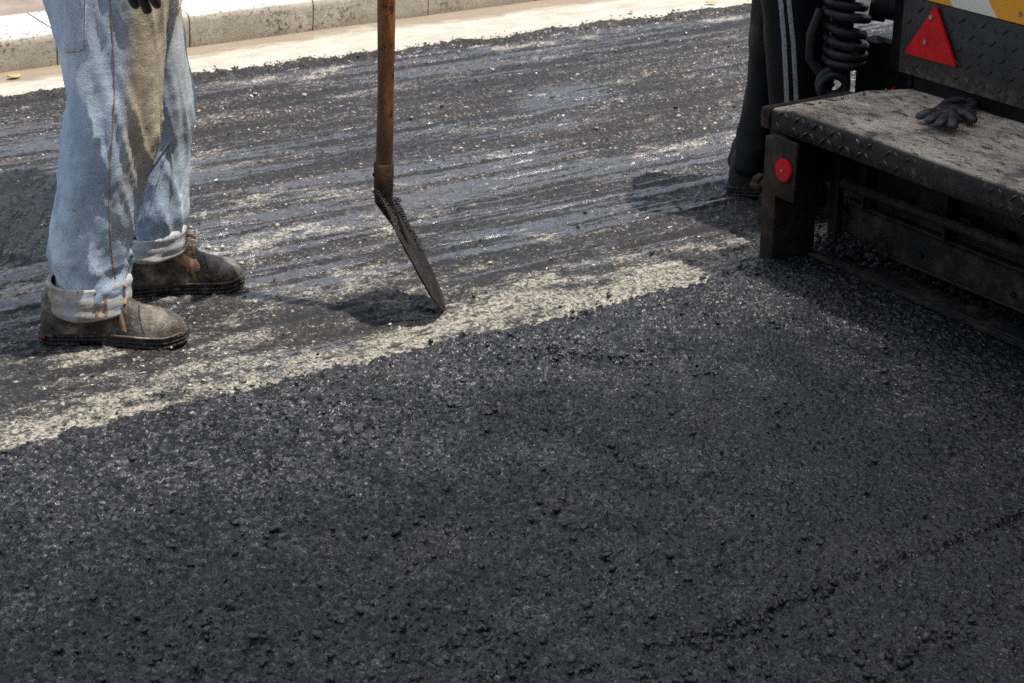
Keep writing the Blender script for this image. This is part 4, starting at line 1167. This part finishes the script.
lugs(t, Vector((2.725, 3.175, ZT - .003)), Vector((0, -1, 0)), Vector((1, 0, 0)), Vector((0, 0, 1)), 2.4, .37, .035, inside=lambda p: p.x < step_back(p.y) - .02, L=.028, w=.0075, h=.0022)
bmesh.ops.transform(t.bm, matrix=Mtr(), verts=t.bm.verts)
me2 = eval_to_mesh(st, 'step'); bm = bmesh.new(); bm.from_mesh(me2)
tm = bpy.data.meshes.new('t'); t.bm.to_mesh(tm); t.bm.free(); bm.from_mesh(tm); bm.to_mesh(me2); bm.free()
me2.materials.clear(); me2.materials.append(M['step']); me2.polygons.foreach_set('use_smooth', [True] * len(me2.polygons)); me2.set_sharp_from_angle(angle=math.radians(45))
# end bracket at the step corner with the round reflector
b = PB(); b.box((2.690, 3.196, .340), (2.96, 3.228, .392), .012).build('end_bracket', M['postm'])
b = PB(); b.box((2.672, 3.135, .036), (2.80, 3.182, .335), .004)
b.prism([(0, 0), (.09, 0), (.09, .05), (0, .13)], Matrix.Translation((2.80, 3.142, .21)) @ Matrix.Rotation(math.pi / 2, 4, 'X'), -.03); b.build('end_gate', M['postm'])
b = PB(); b.box((2.664, 3.062, .205), (2.671, 3.145, .345), .004); b.build('reflector_plate', M['postm'])
rf = PB().cyl((2.664, 3.098, .275), (2.657, 3.098, .275), .0275, .0265, 40, .0015).build('round_reflector', M['red'])
tag(rf, 'round red reflector')
PB().cyl((2.657, 3.098, .275), (2.6535, 3.098, .275), .004, n=6).build('screw', M['bolt'], rf)
b = PB(); b.box((2.795, 3.060, .045), (2.815, 3.088, .30), .003).build('guide_post', M['frame'])
# clamp bolts at the outer side
b = PB(); b.box((2.69, 3.186, .09), (2.75, 3.205, .225), .004)
b.cyl((2.71, 3.20, .200), (2.71, 3.255, .203), .013, n=14, bev=.002); b.cyl((2.71, 3.225, .203), (2.71, 3.245, .203), .020, n=6, bev=.002)
b.cyl((2.715, 3.20, .165), (2.715, 3.235, .165), .012, n=6, bev=.002); b.sphere((2.70, 3.235, .195), .016, (1, 1.3, .7)); b.cyl((2.73, 3.20, .11), (2.73, 3.24, .11), .022, n=18, bev=.003)
b.build('clamp', M['postm'])
# screed assembly
b = PB(); b.box((2.765, .75, .044), (2.835, 3.10, .062), .004); b.build('screed_skid', M['screed'])
def yz_plate(name, x, th, poly, mat, bev=.002):
    # poly given as (Y,z)
    Mx = Matrix(((0, 0, 1, x), (1, 0, 0, 0), (0, 1, 0, 0), (0, 0, 0, 1)))
    return PB().prism(poly, Mx, th, bev).build(name, mat)
yz_plate('screed_plate', 2.845, .010, [(3.085, .083), (3.118, .110), (3.120, .165), (.8, .165), (.8, .090)], M['screed'])
yz_plate('upper_screed_plate', 2.875, .010, [(3.14, .150), (3.14, .30), (.8, .30), (.8, .150)], M['screed'])
yz_plate('rear_wall', 3.00, .012, [(3.18, .05), (3.18, .385), (.8, .385), (.8, .05)], M['deep'])
b = PB(); b.box((2.853, .8, .160), (2.885, 3.12, .172), .002); b.build('screed_ledge', M['screed'])
for (y, z, r, x) in ((3.095, .155, .007, 2.845), (2.90, .215, .008, 2.875), (2.83, .118, .008, 2.845), (2.62, .235, .008, 2.875), (2.55, .115, .008, 2.845), (2.3, .12, .008, 2.845)):
    PB().cyl((x, y, z), (x - .007, y, z), r, n=6, bev=.001).build('bolt', M['frame'])
for (y, z) in ((2.70, .225), (2.60, .22), (2.32, .22)):
    PB().box((2.835, y - .016, z - .014), (2.875, y + .016, z + .018), .003).build('latch_block', M['frame'])
# bright worn rims and welded stiffeners
b = PB(); b.tube([(2.841, 3.084, .085), (2.841, 2.6, .0875), (2.841, 2.0, .0885), (2.841, .8, .092)], .0035, 6); b.build('worn_rim', M['postm'])
b = PB(); b.tube([(2.841, 3.086, .084), (2.841, 3.117, .111), (2.841, 3.120, .164)], .0035, 6); b.build('worn_rim', M['postm'])
b = PB(); b.tube([(2.7675, 3.10, .062), (2.7675, 2.2, .062), (2.7675, .8, .062)], .003, 6); b.build('worn_rim', M['frame'])
for y in (3.02, 2.76, 2.5, 2.2): PB().box((2.835, y - .004, .172), (2.875, y + .004, .295), .002).build('stiffener', M['screed'])
PB().cyl((2.80, 3.05, .235), (2.80, .8, .235), .012, n=14).build('hinge_rod', M['screed'])
b = PB()
for i in range(260):
    y = random.choice((3.07, 3.04, 2.97)) + random.gauss(0, .03); b.sphere((random.uniform(2.78, 2.86), y, .066 + abs(random.gauss(0, .02))), random.uniform(.003, .008), (1, 1, .8), 1)
b.build('caked_asphalt', M['crust'], smooth=False)
# asphalt spilled in the well behind the skid
b = PB()
for i in range(420):
    y = random.uniform(1.6, 3.09); b.sphere((random.uniform(2.825, 2.85), y, .058 + random.uniform(0, .022)), random.uniform(.004, .010), (1, 1, .7), 1)
o = b.build('caked_asphalt', M['deep'], smooth=False)
# tread panel with triangle, above it the striped panel
def with_edge(o, z0, z1):
    me = o.data; z = np.array([v.co.z for v in me.vertices]) + PVO.z
    attr(me, 'edge', 1 - sstep(z0, z1, z)); return o
b = PB()
Vp = []; ysn = np.arange(.9, 3.163, .012); zsn = np.linspace(.438, .618, 16)
pan = PB(); pan.box((3.050, .9, .438), (3.056, 3.162, .618), .0015)
lugs(pan, Vector((3.0495, 3.155, .446)), Vector((0, -1, 0)), Vector((0, 0, 1)), Vector((-1, 0, 0)), 2.25, .165, .033, L=.024, w=.0065, h=.0024)
bm2 = pan.bm; ed = [e for e in bm2.edges if e.calc_length() > .5]; bmesh.ops.subdivide_edges(bm2, edges=ed, cuts=60)
pl = pan.build('tread_panel', M['plate'])
sp = PB(); sp.box((3.046, .9, .6205), (3.056, 3.190, .93), .002); sp.build('striped_panel', M['stripes'])
for (y, z) in ((2.80, .643), (2.45, .643), (2.80, .88), (3.12, .88)):
    PB().cyl((3.046, y, z), (3.042, y, z), .0055, n=6, bev=.0008).build('bolt', M['bolt'])
Mx = Matrix(((0, 0, -1, 3.047), (-1, 0, 0, 3.140), (0, 1, 0, .487), (0, 0, 0, 1)))
th_ = .172; hh_ = .130
def round_tri(r=.006):
    A = [Vector((0, 0)), Vector((th_, .002)), Vector((th_ / 2 + .003, hh_))]; out = []
    for i in range(3):
        p = A[i]; a = (A[i - 1] - p).normalized(); c = (A[(i + 1) % 3] - p).normalized()
        for k in range(5):
            t = k / 4; q0 = p + a * r * (1 - t) + c * r * t
            mid = (a * (1 - t) + c * t); out.append(tuple(p + mid * r * (1 - .35 * math.sin(math.pi * t))))
    return out
tri = PB().prism(round_tri(), Mx, .007, .0015).build('triangle_reflector', M['red']); tag(tri, 'red triangle reflector')
for (yy, zz) in ((3.0585, .587), (3.071, .527)):
    PB().cyl((3.041, yy, zz), (3.036, yy, zz), .0062, n=6, bev=.001).build('bolt', M['bolt'], tri)
# rear body above and behind
b = PB(); b.box((3.062, .80, .30), (3.11, 3.12, .93), .004); b.build('body_frame', M['deep'])
b = PB(); b.box((3.10, .70, .34), (3.55, 3.15, .98), .02); b.build('rear_body', M['frame'])
b = PB(); b.box((3.04, .70, .985), (3.62, 3.22, 1.02), .008); b.build('platform', M['frame'])
b = PB(); b.box((3.25, 1.0, 1.02), (3.45, 2.6, 1.26), .03); b.build('console', M['yellow'])
b = PB(); b.box((3.28, 1.15, 1.263), (3.42, 2.50, 1.29), .01); b.build('console_lid', M['deep'])
b = PB()
for y in (1.4, 2.5):
    b = PB(); b.box((3.42, y - .22, 1.30), (3.80, y + .22, 1.42), .03); b.box((3.76, y - .22, 1.40), (3.84, y + .22, 1.85), .03); b.build('seat', M['rubber'])
b = PB(); b.box((3.19, .60, 2.50), (5.30, 2.68, 2.56), .02); b.build('canopy', M['frame'])  # unseen roof, extents set so its shade covers the step
for cx_ in (3.5, 5.2):
    for cy_ in (1.0, 2.6): PB().cyl((cx_, cy_, 1.0), (cx_, cy_, 2.5), .025, n=12).build('canopy_post', M['frame'])
b = PB(); b.box((3.55, 1.0, .30), (5.4, 2.9, 1.30), .05); b.build('engine_housing', M['yellow'])
b = PB(); b.prism([(5.4, .25), (6.7, .35), (6.9, .95), (5.4, 1.05)], Matrix.Translation((0, 3.05, 0)) @ Matrix.Rotation(math.pi / 2, 4, 'X'), 2.3, .01); b.build('hopper', M['frame'])
for y in (1.0, 2.62):
    b = PB(); pr = [(4.0 + .0, .06)]
    poly = [(3.95 + .28 + .28 * math.cos(a), .32 + .28 * math.sin(a)) for a in np.linspace(math.pi / 2, 3 * math.pi / 2, 12)] + [(5.5 + .28 * math.cos(a), .32 + .28 * math.sin(a)) for a in np.linspace(-math.pi / 2, math.pi / 2, 12)]
    b.prism(poly, Matrix.Translation((0, y + .30, 0)) @ Matrix.Rotation(math.pi / 2, 4, 'X'), .30, .008); b.build('crawler_track', M['rubber'])
# side gear: cylinder, hinge bracket, pump housing, tow arm
b = PB(); b.cyl((3.16, 3.35, .545), (3.30, 3.19, .520), .030, n=24, bev=.003); b.cyl((3.14, 3.37, .548), (3.17, 3.34, .543), .038, n=24, bev=.003); b.build('hydraulic_cylinder', M['rubber'])
b = PB(); b.box((3.10, 3.175, .42), (3.118, 3.245, .64), .004); b.box((3.10, 3.17, .50), (3.22, 3.185, .58), .004); b.cyl((3.095, 3.225, .575), (3.13, 3.225, .575), .016, n=6, bev=.002); b.build('hinge_bracket', M['frame'])
b = PB(); b.box((3.16, 3.23, .22), (3.42, 3.43, .452), .010); b.build('pump_housing', M['deep'])
b = PB(); b.box((3.17, 3.26, .455), (3.34, 3.37, .468), .004); b.build('grey_cover', simple('grey_scratched_cover', (.20, .20, .21), .5, 0, .3, 30, .001))
b = PB(); b.prism([(0, 0), (.03, .006), (.035, .03)], Matrix(((0, 0, -1, 3.098), (-1, 0, 0, 3.25), (0, 1, 0, .355), (0, 0, 0, 1))), .004, .0008); b.build('small_red_tab', M['red'])
b = PB()
for y, r in ((3.15, .010), (3.10, .012), (3.05, .009)): b.cyl((3.085, y, .40), (3.085, y, .60), r, n=12)
b.build('lever', M['deep'])
b = PB(); b.box((3.42, 3.20, .35), (5.9, 3.30, .52), .01); b.build('tow_arm', M['frame'])
# coiled hose hanging at the corner
hx_, hz_ = px2(842, 74, 4.42); HC = tuple(c2w(hx_, 4.42))[:2]
def hose():
    hx, hz0 = 3.085, .375
    pts = []; cx, cy = HC
    zt = .80; zb = .425; turns = 14; n = turns * 28
    for i in range(n + 1):
        a = 2 * math.pi * i / 28; t = i / n; rj = .046 + .012 * (float(vn(np.array([t * 17]), np.array([0.]), 3)[0]) - .5); zj = .022 * (float(vn(np.array([t * 13]), np.array([4.]), 5)[0]) - .5)
        pts.append((cx + rj * math.cos(a) + .006 * math.sin(t * 9), cy + rj * math.sin(a), zt + (zb - zt) * t + zj + .004 * math.sin(a + t * 7)))
    # then two slack loops facing the viewer
    lx, ly = cx - .05, cy - .005; vx, vy = CA, -SA
    lastp = Vector(pts[-1]); c0 = Vector((cx - .026, cy + .006, .392)); ex = Vector((CA, -SA, 0)); ez = Vector((0, 0, 1)); dp = Vector((SA, CA, 0))
    for i in range(1, 72):
        a = math.pi * .5 + 2 * math.pi * i / 30; r = .036 - .006 * (i / 72); d = (i / 72)
        q = c0 + ex * (r * math.cos(a)) + ez * (r * math.sin(a) - .022 * d) - dp * (.028 * d)
        w = min(1, i / 14); pts.append(tuple(lastp.lerp(q, w)))
    return PB().tube(pts, .0108, 12).build('coiled_hose', M['rubber'])
hose()
o = PB().tube([(HC[0], HC[1], .80), (3.12, 3.40, .88), (3.2, 3.30, .96), (3.3, 3.1, .98)], .010, 12).build('hose_lead', M['rubber'])
b = PB(); b.tube([(HC[0] - .055, HC[1] + .03, .56), (HC[0] - .072, HC[1] + .04, .50), (HC[0] - .072, HC[1] + .04, .44), (HC[0] - .05, HC[1] + .02, .40), (HC[0] - .03, HC[1], .37)], .011, 12); b.build('hose_lead', M['rubber'])
b = PB(); b.tube([(HC[0], HC[1], .83), (HC[0], HC[1], .40)], .020, 12); b.build('hose_core', M['deep'])

# ------------------------------------------------------------------ glove lying on the step
gz = ZT + .004
def gw(px, py, z): x, y = gnd(px, py, z); return c2w(x, y, z)
gc = gw(952, 112, gz); GL = empty('work_glove', (gc.x, gc.y, gz))
tag(GL, 'crumpled black rubber-coated work glove lying on the dusty tread-plate step', 'glove')
def gl(px, py, z): return gw(px, py, z) - Vector((gc.x, gc.y, gz))
J = []; E = []
def gj(px, py, z, r, r2=None, par=None):
    v = gl(px, py, z); J.append((v.x, v.y, v.z, r * 1.22, (r2 or r) * 1.12))
    if par is not None: E.append((par, len(J) - 1))
    return len(J) - 1
z0 = gz
palm = gj(949, 111, z0 + .018, .026, .018)
back = gj(952, 105, z0 + .022, .022, .015, par=palm); cu = gj(961, 100, z0 + .022, .020, .012, par=back); 
for (ax, ay, bx, by, ex, ey, r) in ((936, 109, 925, 112, 919, 116, .0095), (939, 113, 931, 117, 927, 122, .0100), (946, 115, 941, 120, 938, 126, .0100), (954, 115, 953, 121, 952, 128, .0108)):
    a = gj(ax, ay, z0 + .024, r * 1.05, par=palm); b_ = gj(bx, by, z0 + .024, r, par=a); gj(ex, ey, z0 + .010, r * 1.02, par=b_)
a = gj(964, 111, z0 + .020, .0125, par=palm); b_ = gj(970, 114, z0 + .020, .0115, par=a); gj(973, 121, z0 + .012, .0135, par=b_)
cu2 = gj(971, 103, z0 + .016, .0125, .010, par=a); gj(973, 99, z0 + .013, .012, .010, par=cu2)
skin_obj('glove_coating', J, E, M['glove'], GL, 0, 2)
GL.scale = (1.04, 1.04, .84)
cf = MB(); P = [gl(941, 104, z0 + .030), gl(947, 99, z0 + .038), gl(955, 97, z0 + .040), gl(962, 98, z0 + .034), gl(965, 102, z0 + .022), gl(961, 105, z0 + .018)]
cf.tube(P, [.007, .0085, .009, .009, .008, .006], 10).build('knitted_cuff', M['knit'], GL)

# ------------------------------------------------------------------ roadside tree behind the photographer that shades the near side
def make_tree(base, crown_c, crown_r, n_leaves):
    T = empty('tree', base); tag(T, 'leafy roadside tree whose crown shades the fresh asphalt', 'tree')
    B = Vector(base); Cc = Vector(crown_c) - B
    b = MB(); knee = Vector((Cc.x * .35, Cc.y * .35, Cc.z * .55))
    b.tube([(0, 0, 0), tuple(knee * .4), tuple(knee), tuple(Cc)], [.20, .16, .12, .06], 14)
    for i in range(9):
        e = Cc + Vector((random.uniform(-1, 1) * crown_r[0] * .8, random.uniform(-1, 1) * crown_r[1] * .8, random.uniform(-.4, .6) * crown_r[2]))
        s = knee.lerp(Cc, random.uniform(.0, .8)); b.tube([s, s.lerp(e, .5) + Vector((0, 0, .15)), e], [.06, .035, .015], 8)
    b.build('trunk', M['bark'], T)
    n = n_leaves
    cl = RNG.normal(0, 1, (60, 3)); cl /= np.linalg.norm(cl, axis=1)[:, None]; cl *= RNG.random((60, 1)) ** .4
    cl2 = RNG.uniform(-1, 1, (n, 3)); cl2 = cl2[(np.abs(cl2) ** 3).sum(1) < 1]; n = len(cl2)
    c = cl2 * np.array(crown_r) * (1 + .10 * RNG.normal(0, 1, (n, 1))) + np.array(Cc[:])
    u = RNG.normal(0, 1, (n, 3)); u /= np.linalg.norm(u, axis=1)[:, None]; w = np.cross(u, RNG.normal(0, 1, (n, 3))); w /= np.linalg.norm(w, axis=1)[:, None]
    L = RNG.uniform(.05, .08, (n, 1)); V = np.stack([c - u * L, c + w * L * .45, c + u * L, c - w * L * .45], 1).reshape(-1, 3)
    Fq = np.arange(4 * n).reshape(-1, 4)
    link('crown', mesh_np('crown', V, Fq), M['leaf'], T, False)
SUN_AZ = math.radians(-47); SUN_EL = math.radians(70)
sd = Vector((math.cos(SUN_AZ) * math.cos(SUN_EL), math.sin(SUN_AZ) * math.cos(SUN_EL), math.sin(SUN_EL)))
def up_sun(x, y, z): k = z / sd.z; return (x + sd.x * k, y + sd.y * k, z)
cc = up_sun(1.5, .95, 11.0)
make_tree((cc[0] + 2.0, cc[1] - 2.2, -.06), cc, (3.6, 1.80, 1.2), 46000)

# ------------------------------------------------------------------ unseen brick block added behind the photographer, hiding low sky to darken near-facing sides
BD = empty('sky_blocker', (2, -5.4, -.05)); tag(BD, 'unseen dark brick block added behind the camera to cut off low sky', 'sky_blocker')
b = MB(); b.box((-14, -6, 0), (14, 0, 6.6), .02); b.build('wall', simple('dark_brick', (.10, .06, .045), .9, 0, .3, 6, .004), BD)
b = MB(); b.box((-14.3, -6.3, 6.6), (14.3, .3, 6.9), .02); b.build('roof', M['frame'], BD)
for i in range(8):
    for k in range(2):
        x0 = -12.6 + i * 3.4; z0_ = 1.0 + k * 2.9
        b = MB(); b.box((x0, .002, z0_), (x0 + 1.3, .05, z0_ + 1.6), .01); w_ = b.build('window', M['bolt'], BD)
        b = MB(); b.box((x0 + .07, .051, z0_ + .07), (x0 + 1.23, .056, z0_ + 1.53)); b.build('pane', M['deep'], w_)

# ------------------------------------------------------------------ light, sky, camera
W = bpy.data.worlds.new('World'); SC.world = W; W.use_nodes = True
nt = W.node_tree; bg = nt.nodes['Background']; sk = nt.nodes.new('ShaderNodeTexSky'); sk.sky_type = 'NISHITA'; sk.sun_disc = False
sk.sun_elevation = SUN_EL; sk.sun_rotation = math.pi / 2 - SUN_AZ; sk.dust_density = 2.5; sk.ozone_density = 1.2
hs = nt.nodes.new('ShaderNodeHueSaturation'); hs.inputs['Saturation'].default_value = .62; nt.links.new(sk.outputs[0], hs.inputs['Color'])
nt.links.new(hs.outputs[0], bg.inputs[0]); bg.inputs[1].default_value = .15
sl = bpy.data.lights.new('sun', 'SUN'); sl.energy = 3.4; sl.angle = math.radians(.53); sl.color = (1, .955, .88)
so = bpy.data.objects.new('sun', sl); COL.objects.link(so); so.rotation_euler = sd.to_track_quat('Z', 'Y').to_euler(); so.location = (3, -3, 8)

cam = bpy.data.cameras.new('camera'); co_ = bpy.data.objects.new('camera', cam); COL.objects.link(co_)
co_.location = (0, 0, CH); co_.rotation_euler = (math.pi / 2 - TH, 0, -AZ)
cam.sensor_width = 36; cam.lens = F / 1024 * 36; cam.clip_end = 2000; cam.clip_start = .05
cam.dof.use_dof = True; cam.dof.focus_distance = 3.5; cam.dof.aperture_fstop = 14
SC.camera = co_
SC.view_settings.view_transform = 'Standard'; SC.view_settings.look = 'None'; SC.view_settings.exposure = .82; SC.view_settings.gamma = 1
SC.view_settings.use_curve_mapping = False
SC.render.engine = 'CYCLES'; SC.cycles.max_bounces = 6; SC.cycles.use_denoising = False
SC.cycles.sample_clamp_indirect = 6
